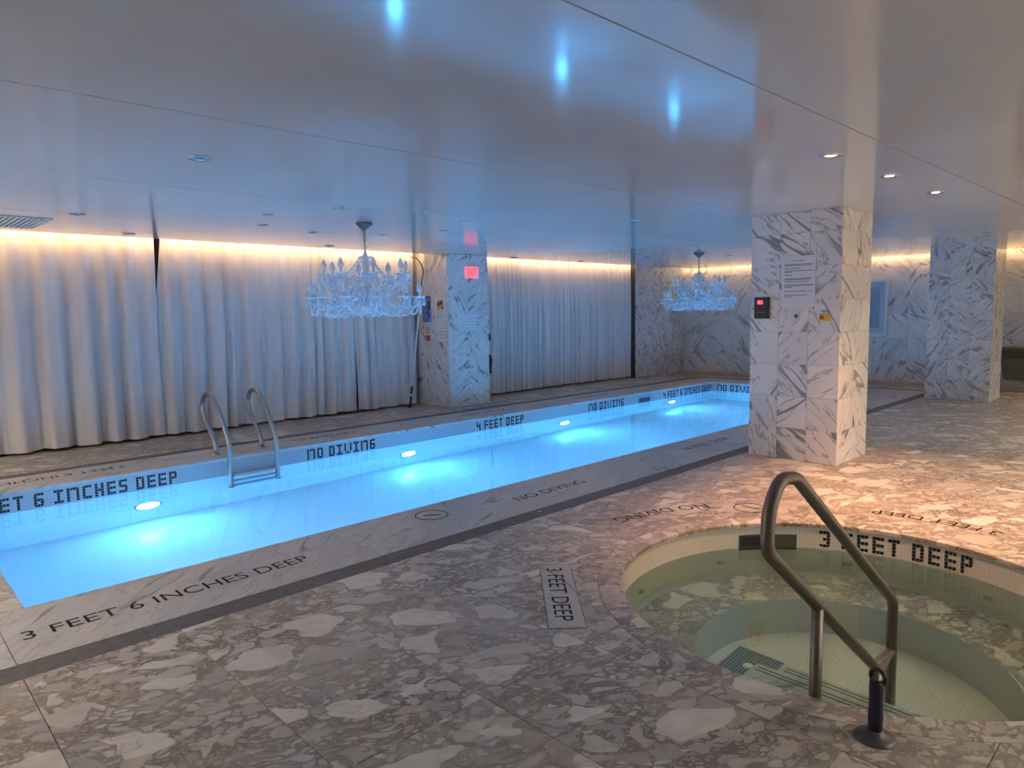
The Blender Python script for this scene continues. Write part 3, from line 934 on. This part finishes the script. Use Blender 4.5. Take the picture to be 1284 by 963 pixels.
# warm light strips hidden in the slots
def strip(name, p, length, axis, size, label):
    L = bpy.data.lights.new(name, 'AREA'); L.shape = 'RECTANGLE'
    L.size = length; L.size_y = size
    L.energy = COVE_W * length; L.color = (1.0, 0.60, 0.26)
    o = bpy.data.objects.new(name, L); COL.objects.link(o)
    o.location = p
    if axis == 'x': o.rotation_euler = (math.radians(86), 0, 0)       # shining down and towards the curtain
    else: o.rotation_euler = (math.radians(86), 0, -PI / 2)
    return o
strip('cove_light', ((RX0 + 7.08) / 2, 9.40, 2.60), 7.08 - RX0, 'x', 0.03, '')
strip('cove_light', ((8.0 + 13.0) / 2, 9.40, 2.60), 5.0, 'x', 0.03, '')
strip('cove_light', (14.85, (-0.6 + 9.38) / 2, 2.60), 9.98, 'y', 0.03, '')

# ------------------------------------------------------------------ curtains
def curtain(x0, x1, seed, label, fold=0.19, depth=0.055, ymid=9.58, slit=0.0):
    rnd = random.Random(seed)
    xs = []; x = x0
    step = 0.012
    n = int((x1 - x0) / step)
    # irregular fold phase
    ph, phase, amp = 0.0, [], []
    widths = []
    cur = 0; w = fold; a = depth
    for i in range(n + 1):
        if ph >= cur:
            cur += 2 * PI; w = fold * rnd.uniform(0.6, 1.65); a = depth * rnd.uniform(0.55, 1.25)
        ph += 2 * PI * step / w
        phase.append(ph); amp.append(a)
    # smooth the amplitude
    for _ in range(6): amp = [(amp[max(0, i - 2)] + amp[i] + amp[min(n, i + 2)]) / 3 for i in range(n + 1)]
    zs = [0.035, 0.10, 0.3, 0.6, 1.0, 1.4, 1.8, 2.1, 2.35, 2.55, 2.74]
    wob = [rnd.uniform(0, 6.28) for _ in range(4)]
    def pt(i, z):
        t = i / n; xx = x0 + (x1 - x0) * t; p = phase[i]; k = 1.0 - 0.45 * (z / 2.74)
        s = math.sin(p + 0.35 * math.sin(z * 1.3 + wob[0] + xx * 1.1))
        s = math.copysign(abs(s) ** 0.8, s)
        y = ymid + amp[i] * k * s + 0.018 * math.sin(2.3 * p + wob[1]) * k + 0.02 * math.sin(xx * 1.7 + wob[2])
        xo = 0.35 * amp[i] * k * math.cos(p) + 0.012 * math.sin(z * 2 + wob[3])
        if slit and t < 0.08: xo += slit * max(0.0, (z - 1.5) / 1.1) * (1 - t / 0.08)
        return (xx + xo, y, z + (0.006 * math.sin(p * 0.5) if z < 0.05 else 0))
    bm = bmesh.new()
    grid = [[bm.verts.new(pt(i, z)) for i in range(n + 1)] for z in zs]
    for r in range(len(zs) - 1):
        for i in range(n):
            f = bm.faces.new((grid[r][i], grid[r][i + 1], grid[r + 1][i + 1], grid[r + 1][i])); f.smooth = True
    me = bpy.data.meshes.new('cloth'); bm.to_mesh(me); bm.free()
    e = tag(empty('curtain', ((x0 + x1) / 2, ymid, 0)), label, 'curtain', 'floor-length curtains along the windows')
    off = (-(x0 + x1) / 2, -ymid, 0)
    mesh_obj('cloth', me, M['curtain'], e, off)
    # sewn hem, a second thickness of cloth in front
    bm = bmesh.new()
    hz = [0.032, 0.08, 0.13]
    g2 = [[bm.verts.new(Vector(pt(i, z)) + Vector((0, -0.004, 0))) for i in range(n + 1)] for z in hz]
    for r in range(2):
        for i in range(n):
            f = bm.faces.new((g2[r][i], g2[r][i + 1], g2[r + 1][i + 1], g2[r + 1][i])); f.smooth = True
    hm = bpy.data.meshes.new('hem'); bm.to_mesh(hm); bm.free()
    mesh_obj('hem', hm, M['curtain'], e, off)
curtain(-2.4, 2.95, 3, 'long pale grey curtain panel at the left edge of the view', fold=0.24, depth=0.06)
curtain(2.90, 5.86, 5, 'pale grey curtain panel directly behind the pool ladder', fold=0.22, depth=0.055, slit=0.15)
curtain(5.83, 7.02, 9, 'narrow pale grey curtain panel just left of the EXIT sign column', fold=0.19, depth=0.05)
curtain(8.05, 12.98, 12, 'finely pleated pale curtain between the EXIT sign column and far corner', fold=0.15, depth=0.045, ymid=9.55)

# ------------------------------------------------------------------ recessed ceiling lights
trim_me = lathe_mesh([(0.034, -0.001), (0.040, -0.006), (0.062, -0.007), (0.066, -0.002), (0.066, 0.0)], 24, 'trim')
lens_me = lathe_mesh([(0.0, -0.004), (0.02, -0.0035), (0.034, -0.001)], 24, 'lens')
trim_me.materials.append(M['chrome'])
lens_lit = lens_me.copy(); lens_lit.materials.append(M['lamp'])
lens_off = lens_me.copy(); lens_off.materials.append(M['can_dark'])
def can(x, y, lit, label, group, power=0, s=1.0, color=(1.0, 0.50, 0.26), spread=80, blend=0.75):
    e = tag(empty('recessed_light', (x, y, H - 0.001)), label, 'ceiling light', group)
    e.scale = (s, s, 1)
    mesh_obj('trim_ring', trim_me, None, e)
    mesh_obj('lens', lens_lit if lit else lens_off, None, e)
    if power:
        L = bpy.data.lights.new('downlight', 'SPOT'); L.energy = power; L.color = color
        L.spot_size = math.radians(spread); L.spot_blend = blend; L.shadow_soft_size = 0.05
        o = bpy.data.objects.new('downlight', L); COL.objects.link(o); o.location = (x, y, H - 0.03)
lit_labels = ('lit warm recessed downlight, nearest of three in a row right of the view', 'lit warm recessed downlight, middle of three in a row', 'lit warm recessed downlight, farthest of three, before the blue-grey column')
for (x, y), lb in zip(((4.50, 1.79), (5.53, 1.78), (6.65, 1.78)), lit_labels):
    can(x, y, True, lb, 'lit downlights by the spa', DOWN_W)
for cx, cy, who in ((3.97, 6.26, 'nearer'), (10.55, 6.33, 'farther')):
    ring_words = ('just right of the %s chandelier chain, rear half of its ring', 'behind the %s chandelier, slightly right of its chain', 'behind the %s chandelier, slightly left of its chain',
                  'rear left of the ring round the %s chandelier', 'front left of the ring round the %s chandelier', 'in front of the %s chandelier, left of its canopy',
                  'in front of the %s chandelier, right of its canopy', 'rightmost of the ring round the %s chandelier')
    for k in range(8):
        a = 2 * PI * (k + 0.02) / 8
        can(cx + 1.04 * math.cos(a), cy + 1.04 * math.sin(a), False, 'unlit downlight ' + ring_words[k] % who, 'unlit downlights ringing the %s chandelier' % who, s=0.8)
for x, y, lb in ((1.611, 4.285, 'lone unlit recessed downlight at left over the near pool edge'), (6.09, 4.40, 'lone unlit recessed downlight left of the nearer marble column'),
                 (1.617, 7.207, 'unlit downlight right of the slatted ceiling vent'), (2.41, 8.573, 'unlit downlight by the curtain slot at far left'),
                 (4.9, 8.6, 'unlit downlight by the curtain slot left of the nearer chandelier'), (8.513, 8.72, 'unlit downlight by the curtain slot just past the EXIT column'),
                 (10.29, 8.72, 'unlit downlight by the curtain slot before the far corner'), (10.9, 2.3, 'unlit downlight before the blue-grey column')):
    can(x, y, False, lb, 'scattered unlit downlights')
# added fill downlights out of view, brightening deck and curtains
for x, y in ((-2.0, 4.6), (4.2, -2.0), (7.0, -1.3), (10.0, -1.0), (13.6, -0.6), (-1.4, 7.4)):
    can(x, y, True, 'added fill downlight outside the view', 'added fill downlights out of view', FILL_W, color=(1.0, 0.87, 0.72), spread=150, blend=1.0)

# slatted ceiling vent
vx0, vx1, vy0, vy1 = 0.35, 1.52, 7.68, 8.60
vent = tag(empty('ceiling_vent', ((vx0 + vx1) / 2, (vy0 + vy1) / 2, H)), 'slatted grey ceiling vent at the far left above the curtains', 'vent')
vw, vd = (vx1 - vx0) / 2, (vy1 - vy0) / 2
mesh_obj('backing', box_mesh(-vw, vw, -vd, vd, -0.003, -0.0005), M['black'], vent)
fb = bmesh.new()
for a in ((-vw, vw, -vd, -vd + 0.025), (-vw, vw, vd - 0.025, vd), (-vw, -vw + 0.025, -vd + 0.025, vd - 0.025), (vw - 0.025, vw, -vd + 0.025, vd - 0.025)):
    box(fb, *a, -0.010, -0.001)
fo = mesh_obj('frame', bm_mesh(fb), M['white'], vent)
sme = box_mesh(-0.010, 0.010, -vd + 0.025, vd - 0.025, -0.004, 0.004); sme.materials.append(M['white'])
ns = 26
for k in range(ns):
    mesh_obj('slat', sme, None, vent, (-vw + 0.05 + (2 * vw - 0.1) * k / (ns - 1), 0, -0.007), (0, math.radians(12), 0))

# ------------------------------------------------------------------ crystal chandeliers
def chandelier(loc, label):
    e = tag(empty('chandelier', loc), label, 'chandelier', 'crystal chandeliers over the pool')
    cr = M['crystal']
    mesh_obj('ceiling_canopy', lathe_mesh([(0, 0), (0.085, 0), (0.088, -0.012), (0.06, -0.035), (0.03, -0.06), (0.012, -0.075), (0, -0.077)], 24), M['bronze'], e)
    for k in range(4):
        ring = [(0.012 * math.cos(2 * PI * j / 12), 0, -0.095 - k * 0.034 + 0.022 * math.sin(2 * PI * j / 12)) for j in range(12)]
        mesh_obj('chain_link', tube_mesh(ring, 0.0035, 6, closed=True), M['bronze'], e, rot=(0, 0, (k % 2) * PI / 2))
    # stem: turned glass balusters on a rod
    mesh_obj('rod', tube_mesh([(0, 0, -0.21), (0, 0, -0.83)], 0.007, 8), M['chrome'], e)
    mesh_obj('stem', lathe_mesh([(0.008, -0.22), (0.02, -0.235), (0.022, -0.25), (0.01, -0.265), (0.016, -0.30), (0.034, -0.36), (0.045, -0.42), (0.030, -0.47), (0.014, -0.50),
                                 (0.05, -0.515), (0.055, -0.53), (0.018, -0.545), (0.03, -0.60), (0.048, -0.66), (0.03, -0.72), (0.016, -0.76), (0.05, -0.78)], 16), cr, e)
    mesh_obj('collar', lathe_mesh([(0.0, -0.765), (0.035, -0.765), (0.04, -0.775), (0.065, -0.78), (0.07, -0.815), (0.04, -0.825), (0, -0.825)], 20), M['chrome'], e)
    mesh_obj('bowl', lathe_mesh([(0.16, -0.80), (0.175, -0.815), (0.175, -0.85), (0.15, -0.90), (0.09, -0.925), (0.02, -0.93), (0, -0.93)], 32, scallop=0.04, lobes=12), cr, e)
    mesh_obj('finial', lathe_mesh([(0, -0.93), (0.012, -0.935), (0.018, -0.948), (0.012, -0.96), (0.004, -0.968), (0, -0.97)], 12), cr, e)
    pan = lathe_mesh([(0.012, 0.0), (0.03, -0.004), (0.054, 0.006), (0.060, 0.018)], 20, scallop=0.06, lobes=10); pan.materials.append(cr)
    candle = lathe_mesh([(0.0, 0.0), (0.010, 0.0), (0.010, 0.06), (0.0, 0.06)], 10); candle.materials.append(cr)
    bulb = lathe_mesh([(0.0, 0.06), (0.014, 0.062), (0.030, 0.088), (0.029, 0.112), (0.014, 0.15), (0.0, 0.172)], 12); bulb.materials.append(cr)
    drop = lathe_mesh([(0.0, 0.0), (0.008, -0.012), (0.005, -0.02), (0.014, -0.042), (0.019, -0.058), (0.011, -0.078), (0.0, -0.088)], 8, smooth=False); drop.materials.append(cr)
    def tier(nar, rad, z_in, z_cup, dip, ph):
        pts = smooth_path([(0.05, 0, z_in), (rad * 0.25, 0, z_in + 0.05), (rad * 0.5, 0, z_in - dip * 0.4), (rad * 0.78, 0, z_cup - dip), (rad * 0.97, 0, z_cup - dip * 0.55), (rad, 0, z_cup)], 5)
        arm = tube_mesh(pts, [0.009] * len(pts), 8); arm.materials.append(cr)
        for k in range(nar):
            a = ph + 2 * PI * k / nar
            ar = mesh_obj('arm', arm, None, e, rot=(0, 0, a))
            mesh_obj('drip_pan', pan, None, ar, (rad, 0, z_cup))
            mesh_obj('candle', candle, None, ar, (rad, 0, z_cup))
            mesh_obj('bulb', bulb, None, ar, (rad, 0, z_cup))
            for j in range(3):
                b_ = 2 * PI * j / 3 + 0.4
                mesh_obj('pendant', drop, None, ar, (rad + 0.052 * math.cos(b_), 0.052 * math.sin(b_), z_cup + 0.006))
            mesh_obj('pendant', drop, None, ar, (rad * 0.72, 0, z_cup - dip * 0.95))
    tier(12, 0.56, -0.80, -0.775, 0.10, 0.13)
    tier(8, 0.42, -0.70, -0.54, 0.13, 0.40)
    # bead garlands, strung as one bulging strand from arm to arm
    def strand(p0, p1, sag, nb):
        pts, rs = [], []
        m_ = nb * 6
        for i in range(m_ + 1):
            t = i / m_
            p = Vector(p0).lerp(Vector(p1), t); p.z -= sag * 4 * t * (1 - t)
            pts.append(p); rs.append(0.0022 + 0.0068 * abs(math.sin(PI * nb * t)))
        return tube_mesh(pts, rs, 6)
    for nar, rad, z, sag, ph, rin, zin in ((12, 0.57, -0.785, 0.155, 0.13, 0.17, -0.82), (8, 0.42, -0.56, 0.11, 0.40, 0.05, -0.33)):
        a0, a1 = 0, 2 * PI / nar
        g1 = strand((rad, 0, z), (rad * math.cos(a1), rad * math.sin(a1), z), sag, 14); g1.materials.append(cr)
        g2 = strand((rad, 0, z), (rin, 0, zin), sag * 1.0, 14); g2.materials.append(cr)
        for k in range(nar):
            mesh_obj('garland', g1, None, e, rot=(0, 0, ph + 2 * PI * k / nar))
            mesh_obj('garland', g2, None, e, rot=(0, 0, ph + 2 * PI * k / nar))
    for k in range(14):
        a = 2 * PI * k / 14
        mesh_obj('pendant', drop, None, e, (0.165 * math.cos(a), 0.165 * math.sin(a), -0.84))
    return e
ch1 = chandelier((3.97, 6.26, H - 0.001), 'crystal chandelier hanging over the near half of the pool')
ch2 = copy_tree(ch1); ch2.location = (10.55, 6.33, H - 0.001)
ch2['label'] = 'crystal chandelier hanging at the far end in front of marble walls'

# ------------------------------------------------------------------ pool ladder
lad = tag(empty('pool_ladder', (3.215, 7.55, 0)), 'stainless steel pool ladder with two looped grab rails', 'ladder')
for x in (2.95, 3.48):
    pts = [(x, 7.87, 0.0), (x, 7.87, 0.11), (x, 8.11, 0.38), (x, 8.19, 0.53), (x, 8.10, 0.655), (x, 7.95, 0.685), (x, 7.83, 0.63), (x, 7.66, 0.44), (x, 7.50, 0.21), (x, 7.48, 0.08), (x, 7.48, -0.2), (x, 7.48, -0.62)]
    pts = [Vector(p) - Vector((3.215, 7.55, 0)) for p in pts]
    r = mesh_obj('rail', tube_mesh(smooth_path(pts, 6), 0.027, 14), M["steel"], lad)
    mesh_obj('flange', lathe_mesh([(0.024, 0.03), (0.03, 0.026), (0.05, 0.008), (0.052, 0.0)], 20), M['steel'], r, pts[0])
    mesh_obj('bumper', lathe_mesh([(0.0, -0.03), (0.03, -0.028), (0.034, 0), (0.03, 0.028), (0.0, 0.03)], 14), M['dark_metal'], r, (pts[-1].x, pts[-1].y, -0.63))
for z in (-0.17, -0.38, -0.58):
    mesh_obj('tread', box_mesh(-0.25, 0.25, -0.055, 0.035, z - 0.015, z + 0.015, bevel=0.006), M['steel'], lad, (0, -0.07, 0))

# ------------------------------------------------------------------ spa handrail
HY = 1.10
rail = tag(empty('spa_handrail', (2.758, HY, 0)), 'looped bronze steel handrail standing in the spa steps', 'handrail')
o_ = Vector((2.758, HY, 0))
loop = [(3.70, HY, FZ + 0.01), (3.69, HY, 0.06), (2.62, HY, 0.885), (2.30, HY, 1.02), (2.30, HY, 0.68), (3.42, HY, -0.135), (3.68, HY, -0.135)]
path = [Vector(loop[0])]
top = fillet_path([loop[0], (3.69, HY, 0.075), (2.53, HY, 0.915), (2.40, HY, 0.935), (2.315, HY, 0.85), (2.30, HY, 0.69), (3.45, HY, -0.175), (3.69, HY, -0.19)],
                  [0.10, 0.14, 0.10, 0.18, 0.10, 0.03], 8)
mesh_obj('rail', tube_mesh([p - o_ for p in top], 0.0245, 18), M['bronze'], rail)
mesh_obj('post', tube_mesh([Vector((2.758, HY, -0.45)) - o_, Vector((2.758, HY, 0.365)) - o_], 0.0235, 18), M['bronze'], rail)
# deck post with navy sleeve and elbow that ties back to the rail
FX, FY = 2.569, 0.809
elbow = fillet_path([(FX, FY, 0.004), (FX, FY, 0.245), (3.40, 1.058, -0.17), (3.66, HY, -0.19)], [0.06, 0.05], 8)
dp = mesh_obj('deck_post', tube_mesh([p - o_ for p in elbow], 0.017, 16), M['bronze'], rail)
mesh_obj('sleeve', tube_mesh([Vector(p) - o_ for p in ((FX, FY, 0.03), (FX, FY, 0.08), (FX, FY, 0.13), (FX, FY, 0.19), (FX, FY, 0.215))], [0.0225, 0.0255, 0.0235, 0.0245, 0.0235], 18), M['navy'], dp)
mesh_obj('collar_ring', tube_mesh([Vector((FX + 0.012 + 0.027 * math.cos(2 * PI * k / 20) * 0.3, FY + 0.027 * math.cos(2 * PI * k / 20), 0.225 + 0.027 * math.sin(2 * PI * k / 20))) - o_ for k in range(20)], 0.008, 8, closed=True), M['black'], dp)
mesh_obj('flange', lathe_mesh([(0.0, 0.034), (0.024, 0.034), (0.03, 0.028), (0.036, 0.02), (0.058, 0.014), (0.068, 0.008), (0.072, 0.0)], 28), M['dark_metal'], rail, Vector((FX, FY, 0)) - o_)

# ------------------------------------------------------------------ things on the columns
def sheet(name, label, cat, loc, w, h, normal, mat, t=0.004, group=None):
    rot = {'-y': 0, '-x': -PI / 2}[normal]
    e = tag(empty(name, loc, rot), label, cat, group)
    mesh_obj('sheet', box_mesh(-w / 2, w / 2, -t, 0, -h / 2, h / 2), mat, e)
    return e
def lines(parent, rows_, w, t=0.0045, mat=None, thick=0.006, name='printed_lines'):
    bm = bmesh.new()
    for x0, x1, z in rows_: box(bm, x0 * w, x1 * w, -t - 0.0006, -t + 0.001, z - thick / 2, z + thick / 2)
    return tag(mesh_obj(name, bm_mesh(bm), mat or M['print'], parent), kind='stuff')
XC = C1[0] - 0.0005
nt_ = sheet('notice', 'tall white notice of printed rules on the bold-veined column', 'notice', (XC, 3.015, 1.80), 0.335, 0.50, '-x', plain('notice_paper', (0.70, 0.70, 0.72), 0.6))
rw = [(-0.18, 0.18, 0.205)]
for z, segs in ((0.17, [(-.42, .44)]), (0.158, [(-.42, .38)]), (0.13, [(-.42, .05)]), (0.105, [(-.42, .44)]), (0.095, [(-.42, -.2)]), (0.065, [(-.42, -.18)]), (0.03, [(-.42, .40)]), (0.02, [(-.42, .35)]),
                (0.0, [(-.42, .30)]), (-0.03, [(-.42, .44)]), (-0.042, [(-.42, .46)]), (-0.055, [(-.42, -.2)]), (-0.095, [(-.42, .25), (.3, .4)]), (-0.135, [(-.42, .28)]), (-0.15, [(-.42, -.2)])):
    for a, b_ in segs: rw.append((a, b_, z))
lines(nt_, rw, 0.335)
# digital clock / thermometer
ck = tag(empty('temperature_display', (XC, 3.38, 1.545), -PI / 2), 'black wall display with glowing red digits on the nearest column', 'display')
mesh_obj('case', box_mesh(-0.075, 0.075, -0.045, 0, -0.11, 0.11, bevel=0.006), M['black'], ck)
dg_me = fit_text('85', 0.055, 0.038)
for v in dg_me.vertices: v.co = Vector((v.co.x - 0.035, -0.0465, v.co.y + 0.038))
tag(mesh_obj('digits', dg_me, plain('red_digits', (0.6, 0.02, 0.03), 0.5, emit=(1, 0.05, 0.08), emit_s=6), ck), 'glowing red digits', kind='stuff')
lines(ck, [(-.45, .35, -0.045)], 0.13, t=0.0455, thick=0.008)
mesh_obj('cable_stub', box_mesh(-0.11, -0.075, -0.02, -0.005, -0.012, -0.002), M['black'], ck)
# small white switch and yellow emergency button
sw_ = tag(empty('wall_switch', (XC, 3.03, 1.47), -PI / 2), 'small white switch plate under the long notice', 'switch')
mesh_obj('plate', box_mesh(-0.038, 0.038, -0.012, 0, -0.058, 0.058, bevel=0.003), M['paper'], sw_)
mesh_obj('knob', lathe_mesh([(0, 0.016), (0.014, 0.015), (0.02, 0.006), (0.022, 0)], 16), M['print'], sw_, (0.004, -0.012, -0.012), (PI / 2, 0, 0))
bt = tag(empty('emergency_button', (XC, 2.745, 1.445), -PI / 2), 'yellow box with dark push button right of the switch', 'button')
mesh_obj('case', box_mesh(-0.045, 0.045, -0.04, 0, -0.036, 0.036, bevel=0.004), M['yellow'], bt)
mesh_obj('push_button', lathe_mesh([(0, 0.026), (0.015, 0.024), (0.02, 0.016), (0.012, 0.01), (0.012, 0)], 16), M['red'], bt, (-0.012, -0.04, 0), (PI / 2, 0, 0))
lines(bt, [(-.4, .4, 0.062)], 0.09, t=0.001, thick=0.012)

YE = 8.8122 - 0.0005
ex = tag(empty('exit_sign', (7.605, YE, 2.205)), 'glowing red EXIT sign high on the blue-lit column', 'exit sign')
mesh_obj('panel', box_mesh(-0.14, 0.14, -0.03, 0, -0.095, 0.095, bevel=0.004), plain('exit_panel', (0.75, 0.25, 0.30), 0.4, emit=(1.0, 0.22, 0.28), emit_s=0.6), ex)
tme = fit_text('EXIT', 0.20, 0.13)
for v in tme.vertices: v.co = Vector((v.co.x - 0.10, -0.031, v.co.y - 0.065))
tag(mesh_obj('lettering', tme, plain('exit_red', (0.6, 0.01, 0.03), 0.4, emit=(1, 0.02, 0.05), emit_s=0.9), ex), 'red letters reading EXIT', kind='stuff')
n2 = sheet('notice', 'small faint notice below the EXIT sign', 'notice', (7.575, YE, 1.39), 0.23, 0.25, '-y', M['paper'])
lines(n2, [(-.08, .08, 0.10), (-.42, .42, 0.055), (-.42, .42, 0.0), (-.42, .42, -0.05), (-.42, .42, -0.10)], 0.23, thick=0.005)
XE = 7.1007 - 0.0005
p1 = sheet('poster', 'tall blue poster on the beige side of the EXIT column', 'poster', (XE, 9.375, 1.615), 0.23, 0.43, '-x', M['blue_print'])
mesh_obj('title_band', box_mesh(-0.11, 0.11, -0.0055, -0.003, 0.185, 0.21), plain('navy_print', (0.03, 0.04, 0.12), 0.5), p1)
for cx, cz, r in ((0.06, 0.10, 0.032), (0.055, 0.03, 0.045), (0.03, -0.06, 0.03), (0.06, -0.12, 0.02), (-0.06, 0.08, 0.03)):
    mesh_obj('figure_print', lathe_mesh([(0, 0.001), (r, 0.001), (r, 0)], 10), plain('print_dark', (0.03, 0.04, 0.08), 0.6) if cx > 0 else M['paper'], p1, (cx, -0.0045, cz), (PI / 2, 0, 0))
p2 = sheet('poster', 'white sheet with brown picture beside the blue poster', 'poster', (XE, 9.02, 1.60), 0.27, 0.38, '-x', M['paper'])
mesh_obj('picture_print', box_mesh(-0.07, 0.09, -0.0055, -0.003, 0.0, 0.16), M['tan'], p2)
for cx, cz, r in ((-0.03, 0.09, 0.03), (0.04, 0.11, 0.035), (0.07, 0.03, 0.022)):
    mesh_obj('figure_print', lathe_mesh([(0, 0.0015), (r, 0.0015), (r, 0)], 10), plain('brown_print', (0.06, 0.035, 0.025), 0.6), p2, (cx, -0.0055, cz), (PI / 2, 0, 0))
lines(p2, [(-.4, .4, -0.02 - 0.025 * k) for k in range(6)], 0.25, mat=plain('print_blue_grey', (0.38, 0.45, 0.55), 0.6), thick=0.01)
p3 = sheet('safety_sign', 'white sign with red ring and red panel under the blue poster', 'sign', (XE, 9.355, 1.20), 0.15, 0.27, '-x', M['paper'])
mesh_obj('ring', tube_mesh([(0.052 * math.cos(2 * PI * k / 24), -0.005, 0.062 + 0.052 * math.sin(2 * PI * k / 24)) for k in range(24)], 0.006, 6, closed=True), M['red'], p3)
mesh_obj('pictogram', tube_mesh(smooth_path([(-0.02, -0.005, 0.09), (0.01, -0.005, 0.07), (0.0, -0.005, 0.05), (0.02, -0.005, 0.03)], 4), 0.007, 6), M['print'], p3)
mesh_obj('red_panel', box_mesh(-0.06, 0.06, -0.0055, -0.003, -0.12, -0.02), M['red'], p3)
p4 = sheet('notice', 'small white printed notice right of the red ring sign', 'notice', (XE, 9.00, 1.21), 0.22, 0.27, '-x', M['paper'])
lines(p4, [(-.1, .1, 0.09), (-.4, .4, 0.03), (-.4, .4, -0.02), (-.2, .25, -0.07)], 0.22, thick=0.009)

# rescue pole with a hook, leaning on the column
rp = tag(empty('rescue_pole', (6.66, 9.32, 0)), 'white rescue pole with dark curved hook leaning beside the blue poster', 'rescue pole')
ro_ = Vector((6.66, 9.32, 0))
b0, b1 = Vector((6.66, 9.32, 0.0)), Vector((6.985, 9.36, 1.95))
mesh_obj('pole', tube_mesh([b0.lerp(b1, 0.16) - ro_, b1 - ro_], 0.013, 10), M['white'], rp)
mesh_obj('grip', tube_mesh([b0 - ro_, b0.lerp(b1, 0.10) - ro_], 0.019, 10), M['black'], rp)
mesh_obj('clamp', tube_mesh([b0.lerp(b1, 0.12) - ro_, b0.lerp(b1, 0.18) - ro_], 0.021, 10), M['dark_metal'], rp)
hk = smooth_path([b1, (7.01, 9.36, 2.12), (7.03, 9.35, 2.25), (7.01, 9.40, 2.38), (6.97, 9.46, 2.46), (6.90, 9.52, 2.48)], 6)
mesh_obj('hook', tube_mesh([p - ro_ for p in hk], 0.010, 8), M['dark_metal'], rp)

# yellow handled mop standing behind the EXIT column
mp = tag(empty('floor_squeegee', (8.09, 8.93, 0)), 'yellow floor squeegee with black head half hidden beside the EXIT column', 'squeegee')
mo = Vector((8.09, 8.93, 0))
mesh_obj('handle', tube_mesh([(-0.02, 0.0, 0.02), (-0.005, 0.02, 0.55)], 0.02, 10), M['yellow'], mp)
mesh_obj('second_handle', tube_mesh([(0.03, 0.02, 0.03), (0.0, 0.03, 0.62)], 0.012, 10), M['yellow'], mp)
mesh_obj('head', lathe_mesh([(0, 0.48), (0.03, 0.49), (0.034, 0.60), (0.05, 0.72), (0.03, 0.80), (0.0, 0.82)], 10), M['black'], mp)
mesh_obj('hanging_strap', tube_mesh(smooth_path([(-0.03, 0, 0.80), (-0.02, 0, 1.02), (0.0, 0, 1.10), (-0.03, 0, 1.25), (-0.01, 0, 1.42)], 5), [0.006] * 8 + [0.03] * 5 + [0.01] * 8, 8), M['black'], mp)

# ------------------------------------------------------------------ end wall: framed picture and dark counter
XW = RX1
fp = tag(empty('framed_mirror', (XW - 0.001, 5.42, 1.515), -PI / 2), 'white framed tall mirror on the marble end wall, half hidden by a column', 'mirror')
fw_, fh_ = 0.66, 0.565
for nm, a in (('frame_rail', (-fw_, fw_, fh_ - 0.06, fh_)), ('frame_rail', (-fw_, fw_, -fh_, -fh_ + 0.06)), ('frame_stile', (-fw_, -fw_ + 0.06, -fh_ + 0.06, fh_ - 0.06)), ('frame_stile', (fw_ - 0.06, fw_, -fh_ + 0.06, fh_ - 0.06))):
    mesh_obj(nm, box_mesh(a[0], a[1], -0.04, 0, a[2], a[3], bevel=0.006), M['paper'], fp)
mesh_obj('mat_board', box_mesh(-fw_ + 0.06, fw_ - 0.06, -0.015, 0, -fh_ + 0.06, fh_ - 0.06), plain('pale_blue_mat', (0.42, 0.50, 0.60), 0.25), fp)
mesh_obj('glass', box_mesh(-fw_ + 0.16, fw_ - 0.16, -0.018, -0.014, -fh_ + 0.16, fh_ - 0.16), plain('blue_reflection_glass', (0.26, 0.36, 0.48), 0.08, 0.3), fp)  # blue reflection put into the glass colour

cn = tag(empty('wall_counter', (14.72, 1.9, 0)), 'dark wall-hung counter beyond the blue-grey column at right edge', 'counter')
mesh_obj('top', box_mesh(-0.30, 0.25, -1.1, 0.90, 0.74, 0.79, bevel=0.005), plain('counter_top', (0.10, 0.10, 0.10), 0.25), cn)
mesh_obj('apron', box_mesh(-0.28, 0.25, -1.08, 0.88, 0.60, 0.74), plain('counter_apron', (0.06, 0.055, 0.05), 0.4), cn)
bm = bmesh.new()
pr = [(-0.25, 0.60), (0.25, 0.60), (0.25, 0.18), (0.02, 0.22)]
for yv in (0.55, 0.85): pass
A = [bm.verts.new((x, 0.86, z)) for x, z in pr]; B = [bm.verts.new((x, 0.45, z)) for x, z in pr]
bm.faces.new(A); bm.faces.new(B[::-1])
for i in range(4): bm.faces.new((A[i], A[(i + 1) % 4], B[(i + 1) % 4], B[i]))
mesh_obj('bracket', bm_mesh(bm), plain('counter_bracket', (0.14, 0.13, 0.12), 0.4), cn)
